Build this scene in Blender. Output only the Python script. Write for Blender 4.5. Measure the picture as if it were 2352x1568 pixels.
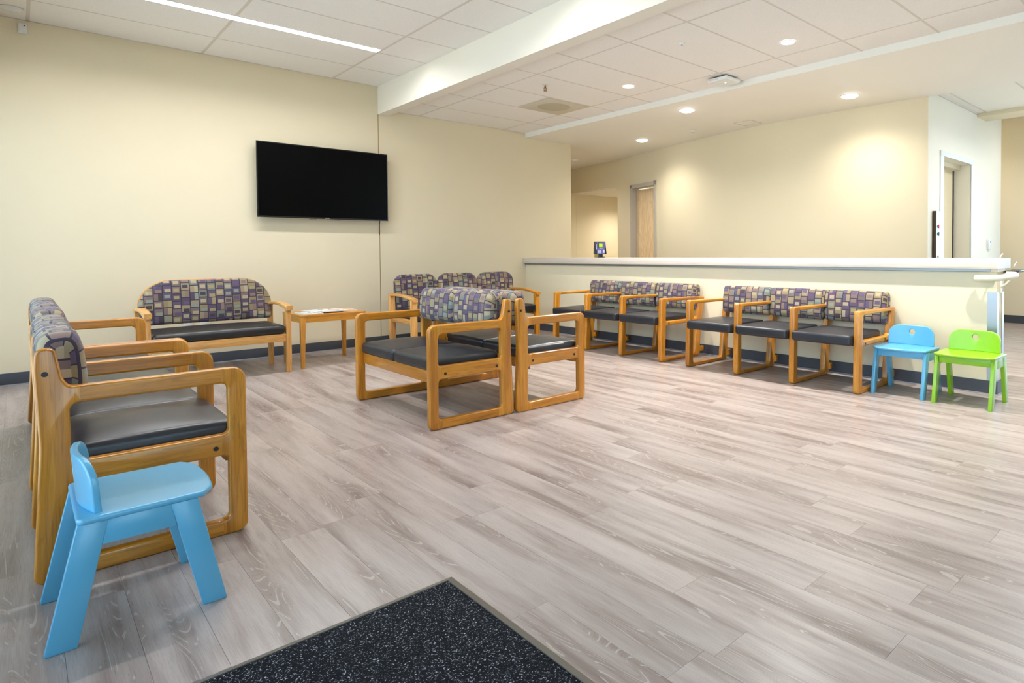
import bpy, bmesh, math, random
from mathutils import Vector, Matrix
random.seed(7)
scene = bpy.context.scene
COL = scene.collection
for o in list(bpy.data.objects):
    bpy.data.objects.remove(o, do_unlink=True)

# ------------------------------------------------------------------ camera
CAM_H = 1.06649
F_PX, CX, CY = 1410.161, 1434.528, 613.904
YAW, PITCH, ROLL = 0.791707, 0.0231658, -0.0054874
cam_d = bpy.data.cameras.new('camera')
cam = bpy.data.objects.new('camera', cam_d)
COL.objects.link(cam)
cF = Vector((math.cos(YAW), math.sin(YAW), 0)); cR = Vector((math.sin(YAW), -math.cos(YAW), 0)); cU = Vector((0, 0, 1))
cF2 = cF * math.cos(PITCH) - cU * math.sin(PITCH); cU2 = cU * math.cos(PITCH) + cF * math.sin(PITCH)
cR3 = cR * math.cos(ROLL) + cU2 * math.sin(ROLL); cU3 = cU2 * math.cos(ROLL) - cR * math.sin(ROLL)
cam.matrix_world = Matrix(((cR3.x, cU3.x, -cF2.x, 0), (cR3.y, cU3.y, -cF2.y, 0), (cR3.z, cU3.z, -cF2.z, CAM_H), (0, 0, 0, 1)))
cam_d.sensor_fit = 'HORIZONTAL'; cam_d.sensor_width = 36.0
cam_d.lens = 36.0 * F_PX / 2352.0
cam_d.shift_x = (1176.0 - CX) / 2352.0
cam_d.shift_y = -(784.0 - CY) / 2352.0
cam_d.clip_start = 0.02; cam_d.clip_end = 200
scene.camera = cam

# ------------------------------------------------------------------ light and exposure
world = bpy.data.worlds.new('overcast_sky'); scene.world = world; world.use_nodes = True
bg = world.node_tree.nodes['Background']
bg.inputs[0].default_value = (0.58, 0.79, 1.0, 1); bg.inputs[1].default_value = 3.6
sun_d = bpy.data.lights.new('sun', 'SUN'); sun_d.energy = 10.0; sun_d.angle = 0.02; sun_d.color = (1.0, 0.98, 0.96)
sun = bpy.data.objects.new('sun', sun_d); COL.objects.link(sun)
sun.rotation_euler = Vector((-0.25, -0.30, -1.0)).to_track_quat('-Z', 'Y').to_euler()   # high sun from beyond the building: it only reaches the pavement
STRIP_EMIT = 54.0
DOWN_W_MID = 165.0
DOWN_W_SOFFIT = 48.0
STRIP_COL = (0.98, 0.98, 1.0)
LAMP_COL = (1.0, 0.965, 0.92)
WARM_COL = (1.0, 0.94, 0.84)
cy_ = scene.cycles
cy_.max_bounces = 6; cy_.diffuse_bounces = 4; cy_.glossy_bounces = 2; cy_.transmission_bounces = 2; cy_.transparent_max_bounces = 4
cy_.caustics_reflective = False; cy_.caustics_refractive = False
cy_.use_adaptive_sampling = True; cy_.adaptive_threshold = 0.03
scene.view_settings.view_transform = 'Standard'
try: scene.view_settings.look = 'None'
except Exception: pass
scene.view_settings.exposure = 0.68
scene.view_settings.gamma = 1.0
scene.view_settings.use_curve_mapping = False

# ------------------------------------------------------------------ material helpers
def lin(c):
    def f(v):
        v /= 255.0
        return v / 12.92 if v <= 0.04045 else ((v + 0.055) / 1.055) ** 2.4
    return (f(c[0]), f(c[1]), f(c[2]), 1.0)

class NT:
    def __init__(s, name):
        s.m = bpy.data.materials.new(name); s.m.use_nodes = True
        s.t = s.m.node_tree; s.b = s.t.nodes['Principled BSDF']
    def n(s, typ, **kw):
        nd = s.t.nodes.new(typ)
        for k, v in kw.items():
            setattr(nd, k, v)
        return nd
    def l(s, a, b): s.t.links.new(a, b)
    def val(s, inp, v):
        if hasattr(v, 'links') or hasattr(v, 'is_linked'): s.l(v, inp)
        else: inp.default_value = v
    def math(s, op, a, b=None, c=None):
        nd = s.n('ShaderNodeMath', operation=op)
        s.val(nd.inputs[0], a)
        if b is not None: s.val(nd.inputs[1], b)
        if c is not None: s.val(nd.inputs[2], c)
        return nd.outputs[0]
    def vmath(s, op, a, b):
        nd = s.n('ShaderNodeVectorMath', operation=op)
        s.val(nd.inputs[0], a); s.val(nd.inputs[1], b)
        return nd.outputs[0]
    def mix(s, f, a, b, blend='MIX'):
        nd = s.n('ShaderNodeMix', data_type='RGBA', blend_type=blend)
        s.val(nd.inputs[0], f); s.val(nd.inputs[6], a); s.val(nd.inputs[7], b)
        return nd.outputs[2]
    def ramp(s, f, stops, const=False):
        nd = s.n('ShaderNodeValToRGB')
        if const: nd.color_ramp.interpolation = 'CONSTANT'
        e = nd.color_ramp.elements
        e[0].position, e[0].color = stops[0][0], stops[0][1]
        e[1].position, e[1].color = stops[1][0], stops[1][1]
        for p, c in stops[2:]:
            x = e.new(p); x.color = c
        s.l(f, nd.inputs[0]); return nd.outputs[0]
    def noise(s, vec, scale, detail=2.0, rough=0.5, dist=0.0):
        nd = s.n('ShaderNodeTexNoise')
        s.l(vec, nd.inputs['Vector']); nd.inputs['Scale'].default_value = scale
        nd.inputs['Detail'].default_value = detail; nd.inputs['Roughness'].default_value = rough
        nd.inputs['Distortion'].default_value = dist
        return nd.outputs['Fac']
    def bump(s, h, strength, dist=0.01):
        nd = s.n('ShaderNodeBump'); nd.inputs['Strength'].default_value = strength; nd.inputs['Distance'].default_value = dist
        s.l(h, nd.inputs['Height']); s.l(nd.outputs[0], s.b.inputs['Normal'])
    def obj(s): return s.n('ShaderNodeTexCoord').outputs['Object']
    def set(s, **kw):
        for k, v in kw.items():
            s.val(s.b.inputs[k.replace('_', ' ')], v)

def plain(name, rgb, rough=0.5, metal=0.0, coat=0.0, spec=0.5):
    t = NT(name); t.set(Base_Color=lin(rgb), Roughness=rough, Metallic=metal)
    t.b.inputs['Coat Weight'].default_value = coat; t.b.inputs['Coat Roughness'].default_value = 0.15
    t.b.inputs['Specular IOR Level'].default_value = spec
    return t.m

def emit(name, rgb, strength):
    t = NT(name); t.set(Base_Color=(0.8, 0.8, 0.8, 1), Roughness=0.5)
    t.b.inputs['Emission Color'].default_value = (*rgb, 1); t.b.inputs['Emission Strength'].default_value = strength
    return t.m

def paint(name, rgb, bumps=0.12, scale=55.0):
    t = NT(name); p = t.obj()
    n = t.noise(p, scale, 3.0, 0.55)
    n2 = t.noise(p, 1.1, 2.0)
    c = t.mix(n2, lin(rgb), lin(tuple(int(v * 0.975) for v in rgb)))
    t.set(Base_Color=c, Roughness=0.62); t.b.inputs['Specular IOR Level'].default_value = 0.3
    t.bump(n, bumps, 0.004)
    return t.m

def oak(name, light, mid, dark, axis, gloss=0.28, scale=1.0):
    """axis = grain direction in the thing's own coordinates"""
    t = NT(name)
    oi = t.n('ShaderNodeObjectInfo')
    off = t.n('ShaderNodeCombineXYZ')
    for i, k in enumerate((17.0, 31.0, 23.0)): t.l(t.math('MULTIPLY', oi.outputs['Random'], k), off.inputs[i])
    p = t.vmath('ADD', t.obj(), off.outputs[0])
    st = [14.0, 14.0, 14.0]; st['xyz'.index(axis)] = 1.1
    ps = t.vmath('MULTIPLY', p, tuple(v * scale for v in st))
    fs = [190.0, 190.0, 190.0]; fs['xyz'.index(axis)] = 7.0
    pf = t.vmath('MULTIPLY', p, tuple(v * scale for v in fs))
    n1 = t.noise(ps, 1.0, 3.0, 0.55, 0.8)
    rings = t.math('FRACT', t.math('MULTIPLY', n1, 9.0))
    fine = t.noise(pf, 1.0, 2.0, 0.6)
    c = t.ramp(n1, [(0.28, lin(dark)), (0.5, lin(mid)), (0.72, lin(light))])
    rline = t.ramp(rings, [(0.0, (0.62, 0.62, 0.62, 1)), (0.35, (1, 1, 1, 1)), (1.0, (0.93, 0.93, 0.93, 1))])
    c = t.mix(0.55, c, rline, 'MULTIPLY')
    c = t.mix(0.5, c, t.ramp(fine, [(0.35, (0.62, 0.58, 0.5, 1)), (0.55, (1, 1, 1, 1))]), 'MULTIPLY')
    t.set(Base_Color=c, Roughness=gloss)
    t.b.inputs['Coat Weight'].default_value = 0.35; t.b.inputs['Coat Roughness'].default_value = 0.12
    return t.m

OAK = dict(light=(222, 154, 54), mid=(200, 130, 32), dark=(162, 97, 17))
M = {}
for ax in 'xyz': M['oak_' + ax] = oak('honey_oak_' + ax, axis=ax, **OAK)
PALE = dict(light=(232, 180, 108), mid=(218, 160, 86), dark=(196, 136, 64))
for ax in 'xyz': M['pale_' + ax] = oak('pale_oak_' + ax, axis=ax, gloss=0.4, **PALE)
TAB = dict(light=(214, 150, 52), mid=(204, 138, 40), dark=(190, 124, 32))
for ax in 'xyz': M['tab_' + ax] = oak('table_wood_' + ax, axis=ax, gloss=0.4, **TAB)
M['wall'] = paint('cream_wall_paint', (229, 217, 187))
M['soffit'] = paint('off_white_paint', (240, 236, 226), 0.05)
M['ceil_back'] = plain('plenum_dark', (150, 146, 140), 0.9)
M['tbar'] = plain('white_grid_metal', (214, 206, 197), 0.5)
M['base'] = plain('slate_rubber_base', (66, 69, 76), 0.42)
M['white'] = plain('white_plastic', (228, 228, 226), 0.4)
M['ivory'] = plain('ivory_vinyl', (236, 229, 208), 0.35)
M['black'] = plain('black_plastic', (16, 16, 18), 0.3)
M['hole'] = plain('dark_bolt', (38, 34, 30), 0.4, 0.3)
M['steel'] = plain('brushed_steel', (176, 176, 176), 0.3, 1.0)
M['alu'] = plain('aluminium', (150, 150, 148), 0.38, 1.0)
M['grey_frame'] = plain('grey_painted_metal', (190, 182, 170), 0.45)
M['screen'] = plain('dark_screen_glass', (3, 3, 3), 0.3, spec=0.08)
M['bezel'] = plain('glossy_black_bezel', (14, 14, 15), 0.25)
M['blue'] = plain('sky_blue_paint', (90, 166, 202), 0.3, coat=0.25)
M['green'] = plain('lime_green_paint', (138, 190, 22), 0.3, coat=0.25)
M['edge'] = plain('grey_vinyl_edging', (96, 92, 84), 0.45)
M['paper'] = plain('paper_edges', (226, 224, 220), 0.7)
M['purple'] = plain('violet_plastic', (78, 72, 140), 0.4)
M['lcd'] = emit('green_lcd', (0.36, 0.62, 0.0), 0.45)
M['lcd'].node_tree.nodes['Principled BSDF'].inputs['Base Color'].default_value = (0.2, 0.42, 0.0, 1)
M['keys'] = plain('pale_keys', (176, 186, 186), 0.5)
M['tan'] = plain('tan_board', (190, 160, 84), 0.6)
M['red'] = plain('red_button', (214, 62, 50), 0.35)
M['led_green'] = emit('green_led', (0.2, 1.0, 0.5), 4.0)
M['led_red'] = plain('red_lens', (150, 40, 40), 0.3)
M['strip'] = emit('led_strip_diffuser', STRIP_COL, STRIP_EMIT)
M['fill_strip'] = emit('added_fill_diffuser', (0.94, 0.97, 1.0), STRIP_EMIT * 1.5)
M['lens'] = emit('downlight_lens', LAMP_COL, 14.0)
M['ground'] = plain('pale_concrete', (196, 194, 188), 0.9)
M['mull'] = plain('dark_window_frame', (70, 70, 72), 0.4, 0.6)
M['diff'] = plain('beige_perforated_metal', (206, 198, 178), 0.55)
M['brass'] = plain('brass', (170, 120, 70), 0.3, 1.0)
M['leaf'] = oak('maple_door_veneer', (248, 222, 180), (244, 212, 166), (238, 204, 154), 'z', 0.4)

def glass_mat():
    t = NT('clear_glass'); nt = t.t
    tr = t.n('ShaderNodeBsdfTransparent'); tr.inputs[0].default_value = (0.93, 0.96, 0.96, 1)
    gl = t.n('ShaderNodeBsdfGlossy'); gl.inputs['Roughness'].default_value = 0.02
    fr = t.n('ShaderNodeFresnel'); fr.inputs[0].default_value = 1.35
    mx = t.n('ShaderNodeMixShader'); t.l(fr.outputs[0], mx.inputs[0]); t.l(tr.outputs[0], mx.inputs[1]); t.l(gl.outputs[0], mx.inputs[2])
    t.l(mx.outputs[0], nt.nodes['Material Output'].inputs[0])
    return t.m
M['glass'] = glass_mat()

def tile_mat():
    t = NT('acoustic_tile'); p = t.obj()
    n = t.noise(p, 160.0, 3.0, 0.6)
    c = t.ramp(n, [(0.3, lin(tuple(int(v*.95) for v in (240, 236, 231)))), (0.5, lin((240, 236, 231)))])
    t.set(Base_Color=c, Roughness=0.9); t.bump(n, 0.15, 0.003)
    return t.m
M['tile'] = tile_mat()

def vinyl_mat(name, rgb):
    t = NT(name); p = t.obj()
    n = t.noise(p, 260.0, 2.0); n2 = t.noise(p, 5.0, 2.0)
    t.set(Base_Color=lin(rgb), Roughness=t.ramp(n2, [(0.3, (0.3, 0.3, 0.3, 1)), (0.7, (0.42, 0.42, 0.42, 1))]))
    t.b.inputs['Specular IOR Level'].default_value = 0.55
    t.bump(t.math('ADD', t.math('MULTIPLY', n, 0.15), n2), 0.12, 0.008)
    return t.m
M['vinyl'] = vinyl_mat('navy_black_vinyl', (30, 32, 38))
M['vinyl_black'] = vinyl_mat('black_vinyl', (24, 23, 24))

def fabric_mat():
    t = NT('block_pattern_fabric')
    W_, H_ = 0.066, 0.066
    uv = t.n('ShaderNodeUVMap').outputs[0]
    sp = t.n('ShaderNodeSeparateXYZ'); t.l(uv, sp.inputs[0])
    su = t.math('DIVIDE', sp.outputs[0], W_); col = t.math('FLOOR', su); fu = t.math('FRACT', su)
    w1 = t.n('ShaderNodeTexWhiteNoise', noise_dimensions='1D'); t.l(col, w1.inputs['W'])
    sv = t.math('ADD', t.math('DIVIDE', sp.outputs[1], H_), w1.outputs['Value'])
    row = t.math('FLOOR', sv); fv = t.math('FRACT', sv)
    cmb = t.n('ShaderNodeCombineXYZ'); t.l(col, cmb.inputs[0]); t.l(row, cmb.inputs[1]); cmb.inputs[2].default_value = 3.7
    w2 = t.n('ShaderNodeTexWhiteNoise', noise_dimensions='3D'); t.l(cmb.outputs[0], w2.inputs['Vector'])
    rs = t.n('ShaderNodeSeparateColor'); t.l(w2.outputs['Color'], rs.inputs[0])
    pal = [(0.0, lin((86, 72, 94))), (0.18, lin((148, 132, 106))), (0.38, lin((118, 98, 94))), (0.54, lin((112, 118, 108))),
           (0.64, lin((78, 64, 84))), (0.74, lin((136, 121, 88))), (0.90, lin((106, 92, 88)))]
    pal2 = [(0.0, lin((168, 152, 124))), (0.22, lin((90, 76, 102))), (0.42, lin((132, 108, 100))), (0.58, lin((130, 138, 126))),
            (0.70, lin((152, 136, 98))), (0.88, lin((64, 56, 60)))]
    base = t.ramp(rs.outputs[0], pal, True); inner = t.ramp(rs.outputs[1], pal2, True)
    def inside(f, a, b): return t.math('MULTIPLY', t.math('GREATER_THAN', f, a), t.math('LESS_THAN', f, b))
    m1 = t.math('MULTIPLY', inside(fu, 0.18, 0.8), inside(fv, 0.28, 0.72))
    m2 = t.math('GREATER_THAN', fu, 0.52); m3 = t.math('MULTIPLY', t.math('LESS_THAN', fv, 0.5), inside(fu, 0.22, 0.9))
    k = rs.outputs[2]
    a = t.math('MULTIPLY', m1, t.math('LESS_THAN', k, 0.4))
    b = t.math('MULTIPLY', m2, inside(k, 0.4, 0.6))
    c_ = t.math('MULTIPLY', m3, t.math('GREATER_THAN', k, 0.6))
    msk = t.math('MINIMUM', t.math('ADD', t.math('ADD', a, b), c_), 1.0)
    c = t.mix(msk, base, inner)
    du = t.math('MULTIPLY', t.math('MINIMUM', fu, t.math('SUBTRACT', 1.0, fu)), W_)
    dv = t.math('MULTIPLY', t.math('MINIMUM', fv, t.math('SUBTRACT', 1.0, fv)), H_)
    ln = t.math('LESS_THAN', t.math('MINIMUM', du, dv), 0.0036)
    c = t.mix(ln, c, lin((52, 42, 60)))
    stx = t.vmath('MULTIPLY', uv, (900.0, 120.0, 1.0)); wv = t.noise(stx, 1.0, 1.0)
    c = t.mix(0.35, c, t.ramp(wv, [(0.3, (0.72, 0.72, 0.72, 1)), (0.7, (1, 1, 1, 1))]), 'MULTIPLY')
    t.set(Base_Color=c, Roughness=0.85)
    t.b.inputs['Sheen Weight'].default_value = 0.15
    t.bump(wv, 0.15, 0.002)
    return t.m
M['fabric'] = fabric_mat()

def plank_mat():
    t = NT('greige_oak_plank')
    oi = t.n('ShaderNodeObjectInfo'); at = t.n('ShaderNodeAttribute'); at.attribute_name = 'pid'
    r = t.math('FRACT', t.math('ADD', oi.outputs['Random'], at.outputs['Fac']))
    wn = t.n('ShaderNodeTexWhiteNoise', noise_dimensions='1D'); t.l(t.math('MULTIPLY', r, 991.0), wn.inputs['W'])
    geo = t.n('ShaderNodeNewGeometry')
    off = t.vmath('MULTIPLY', wn.outputs['Color'], (40.0, 40.0, 0.0))
    p = t.vmath('ADD', geo.outputs['Position'], off)
    big = t.noise(t.vmath('MULTIPLY', p, (11.0, 1.0, 1.0)), 1.0, 3.0, 0.55, 0.5)
    low = t.noise(t.vmath('MULTIPLY', p, (8.0, 0.8, 1.0)), 1.0, 1.0, 0.5, 0.35)
    fine = t.noise(t.vmath('MULTIPLY', p, (330.0, 9.0, 1.0)), 1.0, 2.0, 0.6)
    c = t.ramp(big, [(0.28, lin((118, 103, 97))), (0.42, lin((149, 135, 129))), (0.56, lin((169, 157, 151))), (0.75, lin((183, 172, 166)))])
    c = t.mix(0.55, c, t.ramp(fine, [(0.32, (0.74, 0.72, 0.70, 1)), (0.55, (1, 1, 1, 1))]), 'MULTIPLY')
    rings = t.math('ABSOLUTE', t.math('SUBTRACT', t.math('FRACT', t.math('MULTIPLY', low, 30.0)), 0.5))
    gate = t.math('MULTIPLY', t.math('LESS_THAN', big, 0.455), t.math('GREATER_THAN', t.noise(t.vmath('MULTIPLY', p, (60.0, 6.0, 1.0)), 1.0, 1.0), 0.47))
    lnm = t.math('MULTIPLY', t.math('LESS_THAN', rings, 0.08), gate)
    c = t.mix(t.math('MULTIPLY', lnm, 0.26), c, lin((226, 220, 214)))
    dk = t.math('MULTIPLY', t.math('GREATER_THAN', rings, 0.42), gate)
    c = t.mix(t.math('MULTIPLY', dk, 0.35), c, lin((128, 112, 104)))
    tone = t.ramp(wn.outputs['Value'], [(0.0, (0.93, 0.925, 0.92, 1)), (1.0, (1.04, 1.03, 1.02, 1))])
    c = t.mix(1.0, c, tone, 'MULTIPLY')
    t.set(Base_Color=c, Roughness=t.ramp(fine, [(0.3, (0.36, 0.36, 0.36, 1)), (0.7, (0.27, 0.27, 0.27, 1))]))
    t.b.inputs['Specular IOR Level'].default_value = 0.45
    t.bump(fine, 0.06, 0.002)
    return t.m
M['plank'] = plank_mat()

def carpet_mat():
    t = NT('speckled_black_carpet'); p = t.obj()
    n = t.noise(p, 210.0, 2.0, 0.7); n2 = t.noise(t.vmath('ADD', p, (9.0, 4.0, 2.0)), 150.0, 1.0, 0.5)
    c = t.ramp(n, [(0.35, lin((16, 17, 20))), (0.57, lin((34, 36, 42))), (0.64, lin((150, 156, 170))), (0.72, lin((216, 220, 226)))])
    c = t.mix(t.ramp(n2, [(0.4, (0, 0, 0, 1)), (0.52, (1, 1, 1, 1))]), lin((24, 25, 28)), c)
    t.set(Base_Color=c, Roughness=0.95); t.b.inputs['Specular IOR Level'].default_value = 0.1
    t.bump(n, 0.9, 0.006)
    return t.m
M['carpet'] = carpet_mat()

def laminate_mat():
    t = NT('pale_woodgrain_laminate'); p = t.vmath('MULTIPLY', t.obj(), (60.0, 2.0, 160.0))
    n = t.noise(p, 1.0, 2.0)
    t.set(Base_Color=t.ramp(n, [(0.35, lin((202, 191, 178))), (0.65, lin((218, 208, 196)))]), Roughness=0.42)
    return t.m
M['laminate'] = laminate_mat()

def cover_mat(name, cols, seed):
    t = NT(name); p = t.vmath('ADD', t.obj(), (seed, seed * 2.0, 0.0))
    vo = t.n('ShaderNodeTexVoronoi'); t.l(t.vmath('MULTIPLY', p, (13.0, 17.0, 1.0)), vo.inputs['Vector']); vo.inputs['Scale'].default_value = 1.0
    sc = t.n('ShaderNodeSeparateColor'); t.l(vo.outputs['Color'], sc.inputs[0])
    stops = [(i / len(cols), lin(c)) for i, c in enumerate(cols)]
    t.set(Base_Color=t.ramp(sc.outputs[0], stops, True), Roughness=0.25)
    return t.m

# ------------------------------------------------------------------ object helpers
def tag(o, label=None, cat=None, group=None, kind=None):
    if label: o['label'] = label
    if cat: o['category'] = cat
    if group: o['group'] = group
    if kind: o['kind'] = kind
    return o

def empty(name, loc=(0, 0, 0), rz=0.0):
    o = bpy.data.objects.new(name, None); COL.objects.link(o)
    o.empty_display_size = 0.1
    o.location = loc; o.rotation_euler = (0, 0, rz)
    return o

def link(name, me, mat, parent=None, loc=None, rot=None):
    o = bpy.data.objects.new(name, me); COL.objects.link(o)
    if mat is not None and len(me.materials) == 0: me.materials.append(mat)
    if parent is not None: o.parent = parent
    if loc is not None: o.location = loc
    if rot is not None: o.rotation_euler = rot
    return o

def finish(me, smooth=True, ang=35):
    if smooth:
        for p in me.polygons: p.use_smooth = True
        me.set_sharp_from_angle(angle=math.radians(ang))
    me.update()
    return me

def from_bm(bm, smooth=True, ang=35):
    bmesh.ops.recalc_face_normals(bm, faces=bm.faces[:])
    me = bpy.data.meshes.new('m'); bm.to_mesh(me); bm.free()
    return finish(me, smooth, ang)

def bm_box(bm, x0, x1, y0, y1, z0, z1):
    vs = [bm.verts.new((x, y, z)) for z in (z0, z1) for y in (y0, y1) for x in (x0, x1)]
    for f in ((0, 2, 3, 1), (4, 5, 7, 6), (0, 1, 5, 4), (2, 6, 7, 3), (0, 4, 6, 2), (1, 3, 7, 5)):
        bm.faces.new([vs[i] for i in f])
    return vs

def box(x0, x1, y0, y1, z0, z1, bev=0.0, seg=2):
    bm = bmesh.new(); bm_box(bm, x0, x1, y0, y1, z0, z1)
    if bev: bmesh.ops.bevel(bm, geom=bm.edges[:], offset=bev, segments=seg, profile=0.5, affect='EDGES')
    return from_bm(bm, bool(bev))

def boxes(lst):
    bm = bmesh.new()
    for b in lst: bm_box(bm, *b)
    return from_bm(bm, False)

def hexa(bottom, top, bev=0.0):
    """bottom/top: four (x,y,z) corners in the same winding"""
    bm = bmesh.new()
    b = [bm.verts.new(p) for p in bottom]; t = [bm.verts.new(p) for p in top]
    bm.faces.new(b[::-1]); bm.faces.new(t)
    for i in range(4): bm.faces.new((b[i], b[(i + 1) % 4], t[(i + 1) % 4], t[i]))
    if bev: bmesh.ops.bevel(bm, geom=bm.edges[:], offset=bev, segments=2, profile=0.5, affect='EDGES')
    return from_bm(bm, bool(bev))

def cyl(r, h, seg=24, r2=None, center=(0, 0, 0), axis='z', bev=0.0):
    bm = bmesh.new()
    bmesh.ops.create_cone(bm, cap_ends=True, segments=seg, radius1=r, radius2=r if r2 is None else r2, depth=h)
    if bev: bmesh.ops.bevel(bm, geom=[e for e in bm.edges if len(e.link_faces) == 2 and any(len(f.verts) > 4 for f in e.link_faces)], offset=bev, segments=2, profile=0.5, affect='EDGES')
    if axis == 'y': bmesh.ops.rotate(bm, verts=bm.verts[:], cent=(0, 0, 0), matrix=Matrix.Rotation(math.pi / 2, 3, 'X'))
    if axis == 'x': bmesh.ops.rotate(bm, verts=bm.verts[:], cent=(0, 0, 0), matrix=Matrix.Rotation(math.pi / 2, 3, 'Y'))
    bmesh.ops.translate(bm, verts=bm.verts[:], vec=center)
    return from_bm(bm)

def fillet(pts, seg=5):
    """pts: (x, y, r) closed loop -> rounded loop"""
    out = []; n = len(pts)
    for i in range(n):
        x, y, r = pts[i]
        if r <= 0: out.append((x, y)); continue
        p = Vector((x, y)); a = Vector(pts[i - 1][:2]) - p; b = Vector(pts[(i + 1) % n][:2]) - p
        la, lb = a.length, b.length; a /= la; b /= lb
        ang = a.angle(b)
        if ang > math.pi - 0.02: out.append((x, y)); continue
        d = min(r / math.tan(ang / 2), la * 0.49, lb * 0.49); rr = d * math.tan(ang / 2)
        c = p + (a + b).normalized() * (rr / math.sin(ang / 2))
        s, e = p + a * d, p + b * d
        v0, v1 = s - c, e - c
        tot = v0.angle(v1); sg = 1 if v0.cross(v1) > 0 else -1
        for k in range(seg + 1):
            t = sg * tot * k / seg
            out.append((c.x + v0.x * math.cos(t) - v0.y * math.sin(t), c.y + v0.x * math.sin(t) + v0.y * math.cos(t)))
    return out

def extrude2d(loops, depth, bev=0.004, plane='xz', at=0.0, bres=2):
    """filled outline with holes, extruded to `depth` starting at `at` along the third axis"""
    cu = bpy.data.curves.new('c', 'CURVE'); cu.dimensions = '2D'; cu.fill_mode = 'BOTH'
    cu.extrude = depth / 2 - bev; cu.bevel_depth = bev; cu.bevel_resolution = bres; cu.offset = -bev
    for lp in loops:
        sp = cu.splines.new('POLY'); sp.points.add(len(lp) - 1); sp.use_cyclic_u = True
        for i, (x, y) in enumerate(lp): sp.points[i].co = (x, y, 0, 1)
    ob = bpy.data.objects.new('c', cu); COL.objects.link(ob)
    bpy.context.view_layer.update()
    dg = bpy.context.evaluated_depsgraph_get()
    me = bpy.data.meshes.new_from_object(ob.evaluated_get(dg))
    bpy.data.objects.remove(ob, do_unlink=True); bpy.data.curves.remove(cu)
    c0 = at + depth / 2
    for v in me.vertices:
        x, y, z = v.co
        v.co = (x, c0 + z, y) if plane == 'xz' else ((c0 + z, x, y) if plane == 'yz' else (x, y, c0 + z))
    bm = bmesh.new(); bm.from_mesh(me); bpy.data.meshes.remove(me)
    bmesh.ops.remove_doubles(bm, verts=bm.verts[:], dist=1e-5)
    return bm

def split_bm(bm, cuts, classify):
    """cut a bmesh by axis planes, return {part name: mesh} by face centre"""
    for ax, v in cuts:
        no = [0, 0, 0]; no[ax] = 1; co = [0, 0, 0]; co[ax] = v
        bmesh.ops.bisect_plane(bm, geom=bm.verts[:] + bm.edges[:] + bm.faces[:], plane_co=co, plane_no=no, dist=1e-6)
    bmesh.ops.recalc_face_normals(bm, faces=bm.faces[:])
    groups = {}
    for f in bm.faces: groups.setdefault(classify(f.calc_center_median()), []).append(f.index)
    out = {}
    me = bpy.data.meshes.new('t'); bm.to_mesh(me)
    for k, idx in groups.items():
        b2 = bmesh.new(); b2.from_mesh(me); keep = set(idx)
        b2.faces.ensure_lookup_table()
        bmesh.ops.delete(b2, geom=[f for f in b2.faces if f.index not in keep], context='FACES')
        m2 = bpy.data.meshes.new(k); b2.to_mesh(m2); b2.free()
        out[k] = finish(m2, True, 40)
    bm.free(); bpy.data.meshes.remove(me)
    return out

def shifted(me, dx=0, dy=0, dz=0):
    m = me.copy(); m.transform(Matrix.Translation((dx, dy, dz))); return m

def rbox(x0, x1, y0, y1, z0, z1, r, crown=0.0, seg=4, n=8, dip=0.0):
    """soft block: rounded edges, crowned top"""
    c = Vector(((x0 + x1) / 2, (y0 + y1) / 2, (z0 + z1) / 2)); h = Vector(((x1 - x0) / 2, (y1 - y0) / 2, (z1 - z0) / 2))
    r = min(r, h.x * .95, h.y * .95, h.z * .95)
    ax = []
    for i in range(3):
        a = h[i] - r; k = [r * math.tan(math.radians(45 * j / seg)) for j in range(seg + 1)]
        m = n if i < 2 else 2
        ax.append([-a - v for v in k[::-1]] + [-a + 2 * a * j / m for j in range(1, m)] + [a + v for v in k])
    bm = bmesh.new(); vd = {}
    def V(p):
        q = Vector([max(-(h[i] - r), min(h[i] - r, p[i])) for i in range(3)])
        d = (Vector(p) - q).normalized() * r
        o = q + d
        if crown and o.z > 0:
            o.z += crown * (o.z / h.z) * (1 - (o.x / h.x) ** 2) * (1 - (o.y / h.y) ** 2)
        if dip and o.z < 0:
            o.z -= dip * (1 - (o.x / h.x) ** 2) * (1 - (o.y / h.y) ** 2)
        o += c
        k = (round(o.x, 5), round(o.y, 5), round(o.z, 5))
        if k not in vd: vd[k] = bm.verts.new(o)
        return vd[k]
    for i, s in ((0, -1), (0, 1), (1, -1), (1, 1), (2, -1), (2, 1)):
        j, k = [a for a in range(3) if a != i]
        for a in range(len(ax[j]) - 1):
            for b in range(len(ax[k]) - 1):
                qs = []
                for (u, w) in ((a, b), (a + 1, b), (a + 1, b + 1), (a, b + 1)):
                    p = [0, 0, 0]; p[i] = s * h[i]; p[j] = ax[j][u]; p[k] = ax[k][w]; qs.append(V(p))
                qs = list(dict.fromkeys(qs))
                if len(qs) >= 3:
                    try: bm.faces.new(qs)
                    except ValueError: pass
    return from_bm(bm, True, 80)

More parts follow.
